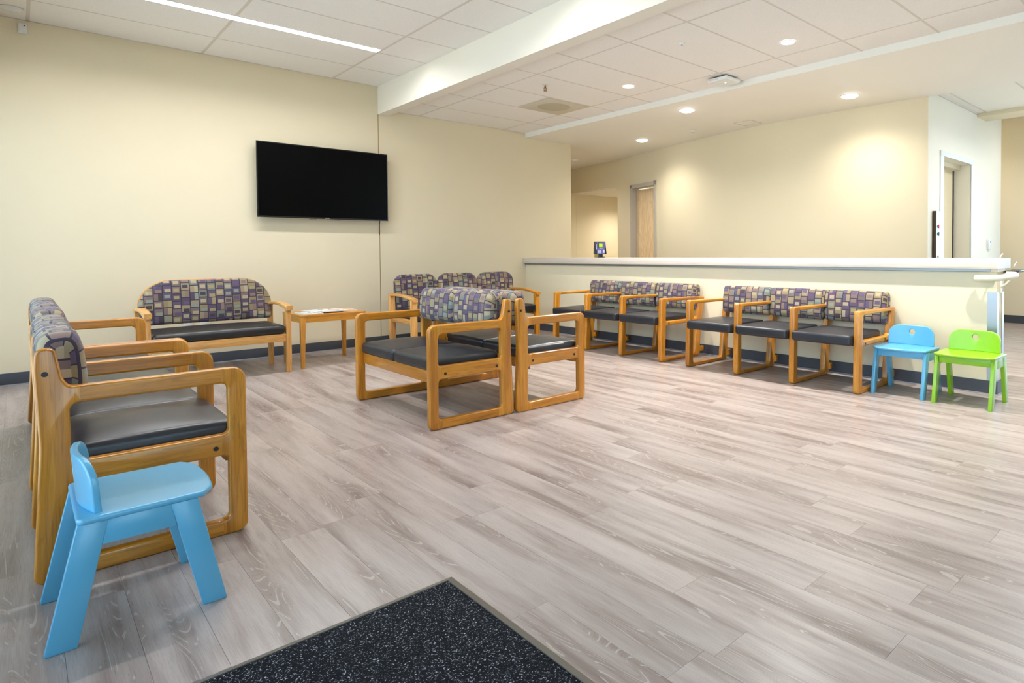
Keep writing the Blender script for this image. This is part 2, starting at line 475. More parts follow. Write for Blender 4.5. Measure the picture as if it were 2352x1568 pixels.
def roll_cushion(profile, y0, y1, er=0.035, uoff=0.0, mid=0.0):
    """closed (x,z) profile swept along y with soft ends; UV in metres"""
    n = len(profile)
    cx = sum(p[0] for p in profile) / n; cz = sum(p[1] for p in profile) / n
    hx = max(abs(p[0] - cx) for p in profile); hz = max(abs(p[1] - cz) for p in profile)
    arc = [0.0]
    for i in range(n): arc.append(arc[-1] + math.dist(profile[i], profile[(i + 1) % n]))
    rings = []
    K = 4
    for k in range(K + 1):
        th = math.pi / 2 * k / K; rings.append((y0 + er * (1 - math.cos(th)), er * (1 - math.sin(th))))
    for j in range(1, 8): rings.append((y0 + er + (y1 - y0 - 2 * er) * j / 8, -mid * math.sin(math.pi * j / 8)))
    for k in range(K, -1, -1):
        th = math.pi / 2 * k / K; rings.append((y1 - er * (1 - math.cos(th)), er * (1 - math.sin(th))))
    bm = bmesh.new(); uvl = bm.loops.layers.uv.new('UVMap'); R = []
    for y, ins in rings:
        sx, sz = 1 - ins / hx, 1 - ins / hz
        R.append([bm.verts.new((cx + (p[0] - cx) * sx, y, cz + (p[1] - cz) * sz)) for p in profile])
    for a in range(len(R) - 1):
        for i in range(n):
            j = (i + 1) % n
            f = bm.faces.new((R[a][i], R[a][j], R[a + 1][j], R[a + 1][i]))
            for lp, (ra, v) in zip(f.loops, ((a, arc[i]), (a, arc[i + 1]), (a + 1, arc[i + 1]), (a + 1, arc[i]))):
                lp[uvl].uv = (rings[ra][0] + uoff, v)
    for ring in (R[0][::-1], R[-1]):
        f = bm.faces.new(ring)
        for lp in f.loops: lp[uvl].uv = (lp.vert.co.x + uoff, lp.vert.co.z)
    return from_bm(bm, True, 60)

def panel_cushion(outline, t, puff=0.015, lean=0.0, z_ref=0.0, uoff=0.0):
    """(x,z) outline, upholstered panel of thickness t facing -y; UV in metres"""
    n = len(outline); cx = (max(p[0] for p in outline) + min(p[0] for p in outline)) / 2
    cz = (max(p[1] for p in outline) + min(p[1] for p in outline)) / 2
    hx = max(abs(p[0] - cx) for p in outline); hz = max(abs(p[1] - cz) for p in outline)
    bm = bmesh.new(); uvl = bm.loops.layers.uv.new('UVMap'); rings = []
    r = t * 0.45
    for k in range(7):
        th = -math.pi / 2 + math.pi * k / 6
        ins = r * (1 - math.cos(th)); rings.append((t / 2 * -math.sin(th), 1 - ins / hx, 1 - ins / hz))
    for s in (0.82, 0.6, 0.36, 0.12):
        rings.append((-t / 2 - puff * (1 - s * s), rings[6][1] * s, rings[6][2] * s))
    R = []
    for y, sx, sz in rings:
        ring = []
        for p in outline:
            x, z = cx + (p[0] - cx) * sx, cz + (p[1] - cz) * sz
            ring.append(bm.verts.new((x, y + lean * (z - z_ref), z)))
        R.append(ring)
    for a in range(len(R) - 1):
        for i in range(n):
            j = (i + 1) % n; bm.faces.new((R[a][i], R[a][j], R[a + 1][j], R[a + 1][i]))
    bm.faces.new(R[-1]); bm.faces.new(R[0][::-1])
    for f in bm.faces:
        for lp in f.loops: lp[uvl].uv = (lp.vert.co.x + uoff, lp.vert.co.z)
    return from_bm(bm, True, 60)

def tube(pts, r, seg=12, cap=True):
    bm = bmesh.new(); P = [Vector(p) for p in pts]; R = []
    up = Vector((0, 0, 1))
    for i, p in enumerate(P):
        d = (P[min(i + 1, len(P) - 1)] - P[max(i - 1, 0)]).normalized()
        a = d.cross(up)
        if a.length < 1e-4: a = d.cross(Vector((1, 0, 0)))
        a.normalize(); b = a.cross(d)
        R.append([bm.verts.new(p + (a * math.cos(2 * math.pi * k / seg) + b * math.sin(2 * math.pi * k / seg)) * r) for k in range(seg)])
    for i in range(len(R) - 1):
        for k in range(seg): bm.faces.new((R[i][k], R[i][(k + 1) % seg], R[i + 1][(k + 1) % seg], R[i + 1][k]))
    if cap: bm.faces.new(R[0][::-1]); bm.faces.new(R[-1])
    return from_bm(bm, True, 50)

def smooth_path(ctrl, n=6):
    """Catmull-Rom through control points"""
    P = [Vector(c) for c in ctrl]; P = [P[0] * 2 - P[1]] + P + [P[-1] * 2 - P[-2]]; out = []
    for i in range(1, len(P) - 2):
        for k in range(n):
            t = k / n; a, b, c, d = P[i - 1], P[i], P[i + 1], P[i + 2]
            out.append(0.5 * ((2 * b) + (c - a) * t + (2 * a - 5 * b + 4 * c - d) * t * t + (3 * b - a - 3 * c + d) * t ** 3))
    out.append(P[-2]); return out

def struct(name, me, mat, label, cat='structure', parent=None):
    o = link(name, me, mat, parent)
    if parent is None: tag(o, label, cat, kind='structure')
    return o

# ------------------------------------------------------------------ room dimensions (metres)
YW = 7.19            # wall carrying the television
XC = 5.137           # front of the reception half wall
XL, XR = -0.75, 10.49
YB = -2.6
Z_L, Z_M, Z_S, Z_F = 3.033, 2.768, 2.705, 2.78
X_B0, X_B1, Z_B = 3.042, 3.172, 2.711
Y_E = 2.38           # elevator wall
X_SB = 6.90

# ------------------------------------------------------------------ floor with planks
floor = struct('floor', box(XL, XR, YB, 10.6, -0.12, -0.0022), plain('floor_joint', (120, 108, 100), 0.8), 'greige wood-look plank floor running through the waiting room', 'floor')
PW, PL, GAP = 0.1524, 1.2192, 0.0007
known = {-2: 1.493, 0: 0.975, 1: 1.25, 2: 0.652, 3: 0.97, 5: 0.641, 6: 1.036, 8: 0.648, 11: 1.70}
def cam_px(x, y, z):
    d = Vector((x, y, z - CAM_H)); dz = d.dot(cF2)
    if dz < 0.05: return None
    return CX + F_PX * d.dot(cR3) / dz, CY - F_PX * d.dot(cU3) / dz
cells = []
for k in range(-14, 62):
    x0 = 1.287 + PW * k
    if x0 + PW < XL or x0 > XR: continue
    j0 = known.get(k, random.random() * PL)
    y = j0 - PL * math.ceil((j0 - YB) / PL)
    while y < 10.6:
        a, b = max(y, YB), min(y + PL, 10.6); c, d = max(x0, XL), min(x0 + PW, XR)
        if b - a > 0.02 and d - c > 0.02: cells.append((c, d, a, b))
        y += PL
def plank_area(c):
    x, y = (c[0] + c[1]) / 2, (c[2] + c[3]) / 2
    best = 0
    for yy in (c[2] + 0.05, y, c[3] - 0.05):
        q = cam_px(x, yy, 0)
        if q and -60 < q[0] < 2412 and -60 < q[1] < 1640 and not (x > 5.3 and yy < 7.2 and q[0] < 2280) and yy < 7.19:
            best = max(best, 1.0 / (x * x + yy * yy + 1.0))
    return best
rank = sorted(cells, key=plank_area, reverse=True)
single = [c for c in rank[:290] if plank_area(c) > 0]
single_set = set(single)
pm = {}
for c in single:
    w, l = round(c[1] - c[0], 4), round(c[3] - c[2], 4)
    if (w, l) not in pm:
        g = GAP / 2
        bm = bmesh.new(); vs = bm_box(bm, -w / 2 + g, w / 2 - g, -l / 2 + g, l / 2 - g, -0.0022, 0.0)
        pm[(w, l)] = from_bm(bm, False)
    link('plank', pm[(w, l)], M['plank'], floor, ((c[0] + c[1]) / 2, (c[2] + c[3]) / 2, 0))
bm = bmesh.new(); lay = []
for c in cells:
    if c in single_set: continue
    g = GAP / 2; bm_box(bm, c[0] + g, c[1] - g, c[2] + g, c[3] - g, -0.0022, 0.0); lay.append(random.random())
me = from_bm(bm, False)
at = me.attributes.new('pid', 'FLOAT', 'FACE')
for i, dd in enumerate(at.data): dd.value = lay[i // 6]
rest = link('planks', me, M['plank'], floor); rest['kind'] = 'stuff'

# ------------------------------------------------------------------ walls
wall_back = struct('wall_back', box(XL, 5.968, YW, YW + 0.14, 0, 3.3), M['wall'], 'cream painted wall carrying the television', 'wall')
link('wall_joint', box(X_B0 - 0.004, X_B0 + 0.004, YW - 0.0015, YW + 0.002, 0.1, Z_B), plain('dark_joint_line', (150, 130, 86), 0.8), wall_back)  # control joint drawn as a narrow darker tan strip
struct('wall_corridor', box(5.85, 5.968, YW + 0.14, 10.6, 0, 3.3), M['wall'], 'corridor side of the television wall', 'wall')
struct('wall_corridor_end', box(5.85, 7.9, 10.5, 10.62, 0, 3.3), M['wall'], 'far end wall of the corridor', 'wall')
struct('wall_counter', box(XC, XC + 0.18, 1.29, YW, 0, 0.912), M['wall'], 'cream half wall under the reception counter', 'wall')

crv = [(6.87, 2.38), (6.845, 3.0), (6.84, 3.6), (6.845, 4.2), (6.90, 4.8), (6.99, 5.35), (7.08, 5.85), (7.185, 6.35), (7.28, 6.67), (7.462, 7.36), (7.575, 7.84), (7.655, 8.4), (7.71, 9.29), (7.75, 10.5)]
pth = smooth_path([(a, b, 0) for a, b in crv], 5)
pth = [(p.x, p.y) for p in pth]
def crv_x(y):
    y = max(y, pth[0][1] + 1e-6)
    for (a, b), (c, d) in zip(pth, pth[1:]):
        if b <= y <= d: return a + (c - a) * (y - b) / (d - b)
    return pth[-1][0]
def curved_strip(bm, ya, yb, za, zb, t=0.13):
    ys = [ya] + [p[1] for p in pth if ya + 0.01 < p[1] < yb - 0.01] + [yb]
    rings = []
    for y in ys:
        x = crv_x(y); rings.append([bm.verts.new(v) for v in ((x, y, za), (x, y, zb), (x + t, y, zb), (x + t, y, za))])
    for a, b in zip(rings, rings[1:]):
        for i in range(4): bm.faces.new((a[i], a[(i + 1) % 4], b[(i + 1) % 4], b[i]))
    bm.faces.new(rings[0][::-1]); bm.faces.new(rings[-1])
DY0, DY1, DZ = 6.672, 7.361, 2.172
AY0, AY1, AZ = 7.84, 9.29, 2.232
bm = bmesh.new()
curved_strip(bm, 2.3805, DY0, 0, 3.1); curved_strip(bm, DY0, DY1, DZ, 3.1); curved_strip(bm, DY1, AY0, 0, 3.1)
curved_strip(bm, AY0, AY1, AZ, 3.1); curved_strip(bm, AY1, 10.5, 0, 3.1)
struct('wall_curved', from_bm(bm, True, 30), M['wall'], 'curved cream wall behind the reception counter', 'wall')
struct('wall_alcove', boxes([(7.842, 9.6, AY1, AY1 + 0.1, 0, 2.4), (9.5, 9.6, AY0 - 0.1, AY1, 0, 2.4), (7.72, 9.6, AY0 - 0.1, AY0, 0, 2.4)]), M['wall'], 'ochre-lit walls of the side passage off the curved wall', 'wall')
struct('ceiling_alcove', hexa([(7.58, AY0, AZ - 0.0015), (9.6, AY0, AZ - 0.0015), (9.6, AY1, AZ - 0.0015), (7.715, AY1, AZ - 0.0015)], [(7.70, AY0, AZ + 0.1), (9.6, AY0, AZ + 0.1), (9.6, AY1, AZ + 0.1), (7.83, AY1, AZ + 0.1)]), M['soffit'], 'low white ceiling of the side passage', 'ceiling')
# elevator wall with its recess
ex0, ex1, ez = 7.335, 8.30, 2.122
struct('wall_elevator', boxes([(6.8705, 7.003, Y_E - 0.003, Y_E + 0.0003, 0, 3.1), (7.003, ex0, Y_E - 0.003, Y_E + 0.19, 0, 3.1), (ex1, 9.612, Y_E - 0.003, Y_E + 0.19, 0, 3.1), (ex0, ex1, Y_E - 0.003, Y_E + 0.19, ez, 3.1)]), paint('pale_elevator_wall_paint', (234, 228, 212)), 'cream wall around the elevator doorway', 'wall')
struct('wall_hall_side', box(9.49, 9.612, Y_E + 0.19, 7.6, 0, 3.1), M['wall'], 'cream wall along the far hall', 'wall')
struct('wall_hall_end', box(9.612, XR, 7.5, 7.6, 0, 3.1), M['wall'], 'end wall of the far hall', 'wall')
wall_right = struct('wall_right', box(XR, XR + 0.14, 1.7, 7.6, 0, 3.3), M['wall'], 'tan far wall at the end of the hall', 'wall')
struct('baseboard_right', box(XR - 0.012, XR, 1.7, 7.5, 0, 0.115), M['base'], 'dark rubber base along the far hall wall', 'baseboard')

# window walls that light the room (beside and behind the viewpoint)
def window_wall(name, along, fixed, a0, a1, n, z0, z1, top, label):
    """glazed wall: sill, head, mullions, one pane per bay"""
    root = empty(name); tag(root, label, 'window', kind='structure')
    def bx(u0, u1, v0, v1, za, zb): return (u0, u1, v0, v1, za, zb) if along == 'x' else (v0, v1, u0, u1, za, zb)
    link('sill_wall', box(*bx(a0, a1, fixed - 0.12, fixed, 0, z0)), M['wall'], root)
    link('head_wall', box(*bx(a0, a1, fixed - 0.12, fixed, z1, top)), M['wall'], root)
    st = (a1 - a0) / n
    for i in range(n + 1):
        u = a0 + st * i
        link('mullion', box(*bx(u - 0.03, u + 0.03, fixed - 0.11, fixed - 0.01, z0, z1)), M['mull'], root)
    for i in range(n):
        link('pane', box(*bx(a0 + st * i + 0.03, a0 + st * (i + 1) - 0.03, fixed - 0.066, fixed - 0.06, z0, z1)), M['glass'], root)
    return root
window_wall('window_1', 'y', XL, YB, YW, 8, 0.12, 2.35, 3.3, 'glazed side wall of the waiting room with dark mullions')
window_wall('window_2', 'x', YB, 7.6, XR, 2, 0.12, 2.45, 3.3, 'glazed front wall facing the elevator')
window_wall('window_3', 'x', YB, XL, 1.3, 2, 0.02, 2.35, 3.3, 'glazed entrance behind the mat')
window_wall('window_4', 'y', XR + 0.12, YB, 1.7, 3, 0.05, 2.6, 3.3, 'glazed far wall in front of the elevator')
struct('wall_front', box(1.3, 7.6, YB - 0.12, YB, 0, 3.3), M['wall'], 'cream wall opposite the television wall', 'wall')
tag(link('ground', box(-14, 24, -16, 16, -0.3, -0.13), M['ground']), 'pale concrete ground outside the windows', 'ground', kind='structure')

# baseboards
struct('baseboard_back', box(XL, XC, YW - 0.011, YW, 0, 0.102, 0.003), M['base'], 'slate rubber base along the television wall', 'baseboard')
struct('baseboard_counter', boxes([(XC - 0.011, XC, 1.279, YW - 0.011, 0, 0.102), (XC, XC + 0.18, 1.279, 1.29, 0, 0.102)]), M['base'], 'slate rubber base along the reception half wall', 'baseboard')
struct('trim_1', boxes([(XL, XC - 0.011, YW - 0.019, YW - 0.011, 0, 0.008), (XC - 0.019, XC - 0.011, 1.271, YW - 0.019, 0, 0.008), (XC - 0.011, XC + 0.18, 1.271, 1.279, 0, 0.008)]), plain('pale_sealant', (150, 152, 156), 0.4), 'pale sealant bead at the foot of the rubber base', 'trim')

# ------------------------------------------------------------------ beam, soffit, ceilings
struct('beam', box(X_B0, X_B1, YB, YW, Z_B, 3.3), paint('pale_cream_paint', (237, 231, 218), 0.05), 'off-white ceiling beam crossing to the television wall', 'beam')
struct('ceiling_soffit', boxes([(XC, X_SB, YB, YW, Z_S, 3.3), (5.968, 7.9, YW, 10.6, Z_S, 3.3), (X_SB, 7.9, 2.45, YW, Z_S, 3.3)]), M['soffit'], 'smooth white dropped ceiling over the reception counter', 'ceiling')
struct('ceiling_far', boxes([(X_SB, 8.535, 1.06, Y_E + 0.1, Z_F, 3.3), (X_SB, 8.535, YB, 0.95, Z_F, 3.3), (X_SB, 8.535, 0.95, 1.06, Z_F + 0.06, 3.3), (X_SB, 7.006, 0.95, 1.06, Z_F, 3.3), (8.494, 8.535, 0.95, 1.06, Z_F, 3.3), (8.9, XR + .1, YB, 7.6, 3.02, 3.3)]), M['soffit'], 'white ceiling beside the elevator wall', 'ceiling')
struct('beam_far', box(8.535, 8.9, YB, Y_E + 0.05, 2.735, 3.3), M['wall'], 'shallow header across the far hall', 'beam')
struct('trim_3', boxes([(X_SB, 8.535, 2.268, 2.284, Z_F - 0.004, Z_F), (X_SB, 8.535, 1.66, 1.676, Z_F - 0.004, Z_F)]), M['tbar'], 'white ceiling grid bars beside the elevator wall', 'trim')
struct('trim_2', box(X_SB, 8.535, Y_E - 0.02, Y_E, Z_F - 0.02, Z_F), M['tbar'], 'white angle trim along the elevator wall ceiling', 'trim')

def tiled_ceiling(name, x0, x1, zc, xl, y_first, label, slots=(), skip=None):
    slab = struct(name, box(x0, x1, YB, YW, zc + 0.06, 3.3), M['ceil_back'], label, 'ceiling')
    T = 0.0085
    TX = 0.0115 if slots else 0.0085
    ys = []
    y = y_first
    while y > YB: ys.append(y); y -= 0.6096
    yb = [YW] + ys + [YB]; xb = [x0] + [v for v in xl if x0 < v < x1] + [x1]
    cache = {}
    def put(a, b, c, d):
        a2, b2 = a + (T - 0.003 if a > x0 + .01 else 0.0), b - (T - 0.003 if b < x1 - .01 else 0.0)
        c2, d2 = c + T - 0.003, d - (T - 0.003)
        w, l = round(b2 - a2, 4), round(d2 - c2, 4)
        if w < 0.02 or l < 0.02: return
        if (w, l) not in cache: cache[(w, l)] = box(-w / 2, w / 2, -l / 2, l / 2, 0.0016, 0.018)
        link('ceiling_tile', cache[(w, l)], M['tile'], slab, ((a2 + b2) / 2, (c2 + d2) / 2, zc))
    for i in range(len(xb) - 1):
        for j in range(len(yb) - 1):
            d, c = yb[j], yb[j + 1]; a, b = xb[i], xb[i + 1]
            for (sy0, sy1, sx1) in slots:
                if c < sy0 < d + 0.001 and b <= sx1 + 0.01 and a > 0.05: d = sy0 + T - 0.003
            if skip and skip[0] < (a + b) / 2 + 0.31 and abs((c + d) / 2 - skip[2]) < 0.1 and a < skip[0] < b and b - a > 1.0:
                put(a, skip[0], c, d)
                continue
            put(a, b, c, d)
    for v in xb[1:-1]:
        segs = [YB]
        if 0.2 < v < 2.5:
            for (sy0, sy1, sx1) in sorted(slots): segs += [sy0, sy1]
        segs.append(YW)
        for ya, ye in zip(segs[::2], segs[1::2]): link('grid_bar', box(v - TX, v + TX, ya, ye, zc, zc + 0.006), M['tbar'], slab)
    for v in ys:
        xs = x0
        for (sy0, sy1, sx1) in slots:
            if sy0 - 0.01 < v < sy1 + 0.01:
                xs = sx1
                link('grid_bar', box(x0, 0.097, v - T, v + T, zc + 0.0006, zc + 0.006), M['tbar'], slab)
        link('grid_bar', box(xs, x1, v - T, v + T, zc + 0.0006, zc + 0.006), M['tbar'], slab)
    link('wall_angle', boxes([(x0, x1, YW - 0.018, YW, zc, zc + 0.005)]), M['tbar'], slab)
    if skip:
        link('grid_bar', box(skip[0] - T, skip[0] + T, skip[2] - 0.305, skip[2] + 0.305, zc, zc + 0.006), M['tbar'], slab)
    return slab
SLOTS = [(y - 0.105, y + 0.006, 2.535) for y in (6.583 - 0.6096, 6.583 - 0.6096 * 5)]
ceil_l = tiled_ceiling('ceiling', XL, X_B0, Z_L, (0.097, 1.316, 2.535), 6.583, 'white acoustic tile ceiling over the waiting chairs', SLOTS)
ceil_m = tiled_ceiling('ceiling_middle', X_B1, XC, Z_M, (3.544, 4.763), 6.580, 'white acoustic tile ceiling between beam and soffit', (), (4.1535, 4.763, 6.58 - 0.6096 * 1.5))

# ------------------------------------------------------------------ ceiling lights and fittings
def strip_light(y0, y1, label, xa=0.097, xb=2.535, z=Z_L, mat='strip'):
    o = empty('ceiling_light', ((xa + xb) / 2, (y0 + y1) / 2, z)); tag(o, label, 'ceiling light')
    w = (xb - xa) / 2 - 0.006; h = (y1 - y0) / 2
    link('housing', boxes([(-w, w, -h, -h + 0.008, -0.001, 0.058), (-w, w, h - 0.008, h, -0.001, 0.058), (-w, -w + 0.008, -h, h, -0.001, 0.058), (w - 0.008, w, -h, h, -0.001, 0.058)]), M['white'], o)
    link('diffuser', box(-w + 0.008, w - 0.008, -h + 0.008, h - 0.008, 0.022, 0.032), M[mat], o)
strip_light(*SLOTS[0][:2], 'long glowing linear ceiling light above the television wall')
strip_light(*SLOTS[1][:2], 'linear ceiling light over the back-to-back seats')
strip_light(0.95, 1.06, 'added out-of-view linear light brightening the elevator wall', 7.0, 8.5, Z_F, 'fill_strip')  # unseen fill strip, added to brighten the elevator wall

def downlight(x, y, z, r, watts, label, cone, blend, drop=0.0012):
    o = empty('downlight', (x, y, z)); tag(o, label, 'downlight', 'recessed downlights')
    bm = bmesh.new()
    prof = [(r * 0.93, -0.0005), (r * 1.0, -0.004), (r * 1.1, -0.004), (r * 1.16, 0.0)]
    rs = [[bm.verts.new((a * math.cos(2 * math.pi * k / 32), a * math.sin(2 * math.pi * k / 32), b)) for k in range(32)] for a, b in prof]
    for i in range(3):
        for k in range(32): bm.faces.new((rs[i][k], rs[i][(k + 1) % 32], rs[i + 1][(k + 1) % 32], rs[i + 1][k]))
    link('trim_ring', from_bm(bm), M['white'], o)
    link('lens', cyl(r * 0.75 if drop > 0.005 else r * 0.95, drop * 2, 32, r * 0.95, center=(0, 0, -drop)), M['lens'], o)
    ld = bpy.data.lights.new('downlight_lamp', 'SPOT'); ld.energy = watts; ld.color = WARM_COL if z < Z_M - 0.01 else LAMP_COL
    ld.spot_size = math.radians(cone); ld.spot_blend = blend; ld.shadow_soft_size = r * 0.7
    lo = bpy.data.objects.new('lamp', ld); COL.objects.link(lo); lo.parent = o; lo.location = (0, 0, -0.03 - drop * 2)
    return o
downlight(4.475, 4.461, Z_M, 0.055, DOWN_W_MID, 'small round downlight between the air vent and the access point', 120, 0.7)
downlight(4.475, 2.633, Z_M, 0.055, DOWN_W_MID, 'small round downlight in the tile ceiling right of the access point', 120, 0.7)
downlight(4.475, 0.80, Z_M, 0.055, DOWN_W_MID, 'small round downlight in the tile ceiling nearest the entrance', 120, 0.7)
downlight(6.488, 6.191, Z_S, 0.085, DOWN_W_SOFFIT, 'glaring downlight in the smooth ceiling nearest the corridor door', 150, 1.0, 0.009)
downlight(5.505, 4.539, Z_S, 0.085, DOWN_W_SOFFIT, 'glaring downlight in the smooth ceiling directly over the counter', 150, 1.0, 0.009)
downlight(6.25, 2.947, Z_S, 0.085, DOWN_W_SOFFIT, 'glaring downlight in the smooth ceiling nearest the elevator', 150, 1.0, 0.009)
downlight(6.55, 8.35, Z_S, 0.085, DOWN_W_SOFFIT, 'downlight in the corridor behind the television wall', 150, 1.0, 0.009)
downlight(8.75, 8.55, AZ, 0.07, 60, 'downlight inside the low side passage', 150, 1.0)
downlight(9.75, 3.4, 3.02, 0.085, 55, 'added out-of-view downlight brightening the far hall wall', 150, 1.0)  # lamp out of view, added to brighten the far wall
downlight(9.5, 1.6, 3.02, 0.085, 25, 'second added out-of-view downlight filling the far hall', 150, 1.0)  # another unseen lamp added as fill for the hall

# air diffuser
dx0, dx1, dy0, dy1 = 4.165, 4.752, 5.372, 5.959
o = empty('air_vent', ((dx0 + dx1) / 2, (dy0 + dy1) / 2, Z_M)); tag(o, 'square beige ceiling air vent with round centre', 'air vent')
h = (dx1 - dx0) / 2
link('face_plate', box(-h, h, -h, h, -0.004, 0.010, 0.002), M['diff'], o)
bm = bmesh.new()
prof = [(0.19, -0.004), (0.18, -0.008), (0.12, -0.011), (0.02, -0.012)]
rs = [[bm.verts.new((a * math.cos(2 * math.pi * k / 36), a * math.sin(2 * math.pi * k / 36), b)) for k in range(36)] for a, b in prof]
for i in range(3):
    for k in range(36): bm.faces.new((rs[i][k], rs[i][(k + 1) % 36], rs[i + 1][(k + 1) % 36], rs[i + 1][k]))
bm.faces.new(rs[3])
link('round_centre', from_bm(bm), plain('grey_perforation', (184, 175, 152), 0.6), o)
# sprinkler
o = empty('sprinkler', (3.824, 5.0, Z_M)); tag(o, 'brass fire sprinkler head hanging from the tile ceiling', 'sprinkler')
link('escutcheon', cyl(0.034, 0.006, 24, 0.026, (0, 0, -0.001)), M['white'], o)
link('body', cyl(0.010, 0.03, 16, 0.007, (0, 0, -0.018)), M['brass'], o)
link('frame_arms', boxes([(-0.016, -0.012, -0.003, 0.003, -0.055, -0.025), (0.012, 0.016, -0.003, 0.003, -0.055, -0.025), (-0.016, 0.016, -0.003, 0.003, -0.03, -0.025), (-0.016, 0.016, -0.003, 0.003, -0.058, -0.053)]), M['brass'], o)
link('deflector', cyl(0.017, 0.002, 20, center=(0, 0, -0.059)), M['brass'], o)
link('glass_bulb', cyl(0.003, 0.026, 10, center=(0, 0, -0.041)), M['led_red'], o)
# wireless access point
o = empty('access_point', (4.93, 3.60, Z_M)); tag(o, 'white wireless access point with green light under the tile ceiling', 'access point')
link('mounting_bracket', box(-0.08, 0.08, -0.08, 0.08, -0.014, 0.0), M['black'], o)
link('cover', rbox(-0.115, 0.115, -0.115, 0.115, -0.050, -0.013, 0.014), M['white'], o)
link('vent_slot', box(-0.117, -0.114, -0.02, 0.09, -0.040, -0.026, 0.001), M['tbar'], o)
link('status_light', cyl(0.006, 0.003, 12, center=(0.0, -0.02, -0.051)), M['led_green'], o)
# detectors and small fittings
def ceiling_puck(name, x, y, z, r, h, label, cat):
    o = empty(name, (x, y, z)); tag(o, label, cat)
    link('base_ring', cyl(r, 0.008, 28, center=(0, 0, -0.004), bev=0.002), M['white'], o)
    link('dome', cyl(r * 0.5, h, 28, r * 0.82, (0, 0, -0.008 - h / 2)), M['white'], o)
    link('indicator', box(-0.008, 0.008, -0.002, 0.002, -0.010 - h, -0.007 - h), M['hole'], o)
ceiling_puck('ceiling_sensor', 0.0, 6.90, Z_L, 0.075, 0.022, 'white disc sensor on the tile ceiling at the corner above the motion detector', 'sensor')
ceiling_puck('ceiling_sensor', 3.869, 3.242, Z_M, 0.025, 0.008, 'tiny round fitting in the tile ceiling near the beam', 'sensor')
ceiling_puck('smoke_detector', 6.483, 5.24, Z_S, 0.045, 0.012, 'small round detector on the smooth ceiling by the curved wall', 'detector')
ceiling_puck('smoke_detector', 6.984, 8.279, Z_S, 0.07, 0.025, 'white smoke detector on the corridor ceiling', 'detector')
o = empty('ceiling_hatch', (6.605, 4.455, Z_S)); tag(o, 'square flush hatch in the smooth ceiling', 'hatch')
link('frame', boxes([(-.13, .13, -.13, -.118, -.003, 0), (-.13, .13, .118, .13, -.003, 0), (-.13, -.118, -.118, .118, -.003, 0), (.118, .13, -.118, .118, -.003, 0)]), M['tbar'], o)
link('cover', box(-.115, .115, -.115, .115, -.0015, 0), M['soffit'], o)
o = empty('motion_detector', (0.066, YW, 2.913)); tag(o, 'small white motion detector on the wall below the ceiling corner', 'motion detector')
link('housing', hexa([(-0.028, 0, 0.004), (-0.028, -0.04, 0.0), (0.028, -0.04, 0.0), (0.028, 0, 0.004)], [(-0.028, 0, 0.09), (-0.028, -0.028, 0.09), (0.028, -0.028, 0.09), (0.028, 0, 0.09)], 0.006), M['white'], o)
link('lens', box(-0.02, 0.02, -0.043, -0.034, 0.012, 0.05, 0.003), M['white'], o)
link('status_light', box(0.004, 0.016, -0.036, -0.03, 0.066, 0.074), M['led_red'], o)

# ------------------------------------------------------------------ television
tv = empty('television', (2.421, YW, 1.458)); tag(tv, 'large black wall-mounted flat-screen television', 'television')
W, Hh = 1.357 / 2, 0.777
link('back_cabinet', box(-W + 0.015, W - 0.015, -0.095, -0.045, 0.015, Hh - 0.015, 0.008), M['black'], tv)
bz = 0.011
tv_bezel = link('bezel', from_bm(extrude2d([[(-W, 0), (W, 0), (W, Hh), (-W, Hh)], [(-W + bz, bz + 0.006), (W - bz, bz + 0.006), (W - bz, Hh - bz), (-W + bz, Hh - bz)]], 0.014, 0.002, 'xz', -0.108)), M['bezel'], tv)
link('screen', box(-W + bz - .001, W - bz + .001, -0.1055, -0.095, bz + 0.005, Hh - bz + .001), M['screen'], tv)
link('wall_bracket', boxes([(-0.25, 0.25, -0.045, 0.0, 0.25, 0.5)]), M['black'], tv)
for sx in (-0.125, 0.125): link('mount_arm', box(sx - 0.035, sx + 0.035, -0.06, -0.03, -0.012, 0.3), M['grey_frame'], tv)
fc = bpy.data.curves.new('t', 'FONT'); fc.body = 'SAMSUNG'; fc.size = 0.011; fc.align_x = 'CENTER'; fc.extrude = 0.0003
fo = bpy.data.objects.new('t', fc); COL.objects.link(fo); bpy.context.view_layer.update()
me = bpy.data.meshes.new_from_object(fo.evaluated_get(bpy.context.evaluated_depsgraph_get())); bpy.data.objects.remove(fo, do_unlink=True)
me.transform(Matrix.Rotation(math.pi / 2, 4, 'X'))
link('logo_lettering', me, M['white'], tv_bezel, (0.0, -0.1087, 0.0048))
tag(link('power_cord', tube(smooth_path([(3.03, YW - 0.05, 1.50), (3.032, YW - 0.03, 1.44), (3.035, YW - 0.006, 1.38), (3.036, YW - 0.005, 1.30)], 5), 0.004, 8), M['hole']), 'dark cord hanging from the television onto the wall joint', 'cord')

# ------------------------------------------------------------------ sled-base oak seating (front x=0, back x=0.605)
TF = 0.042
OUT = fillet([(0, 0, 0.035), (0.607, 0, 0.03), (0.594, 0.23, 0.3), (0.584, 0.45, 0.5), (0.594, 0.70, 0.3), (0.590, 0.768, 0.026), (0.541, 0.768, 0.022), (0.524, 0.665, 0.06), (0.508, 0.637, 0.02), (0, 0.637, 0.045)], 6)
WIN1 = fillet([(0.060, 0.385, 0.018), (0.508, 0.385, 0.018), (0.508, 0.580, 0.022), (0.060, 0.580, 0.024)], 5)
WIN2 = fillet([(0.060, 0.058, 0.022), (0.510, 0.058, 0.022), (0.508, 0.305, 0.022), (0.060, 0.305, 0.022)], 5)
def sled_class(c):
    if c.x < 0.083: return 'front_leg'
    if c.x > 0.482: return 'back_post'
    return 'arm' if c.z > 0.5 else ('seat_rail' if c.z > 0.2 else 'runner')
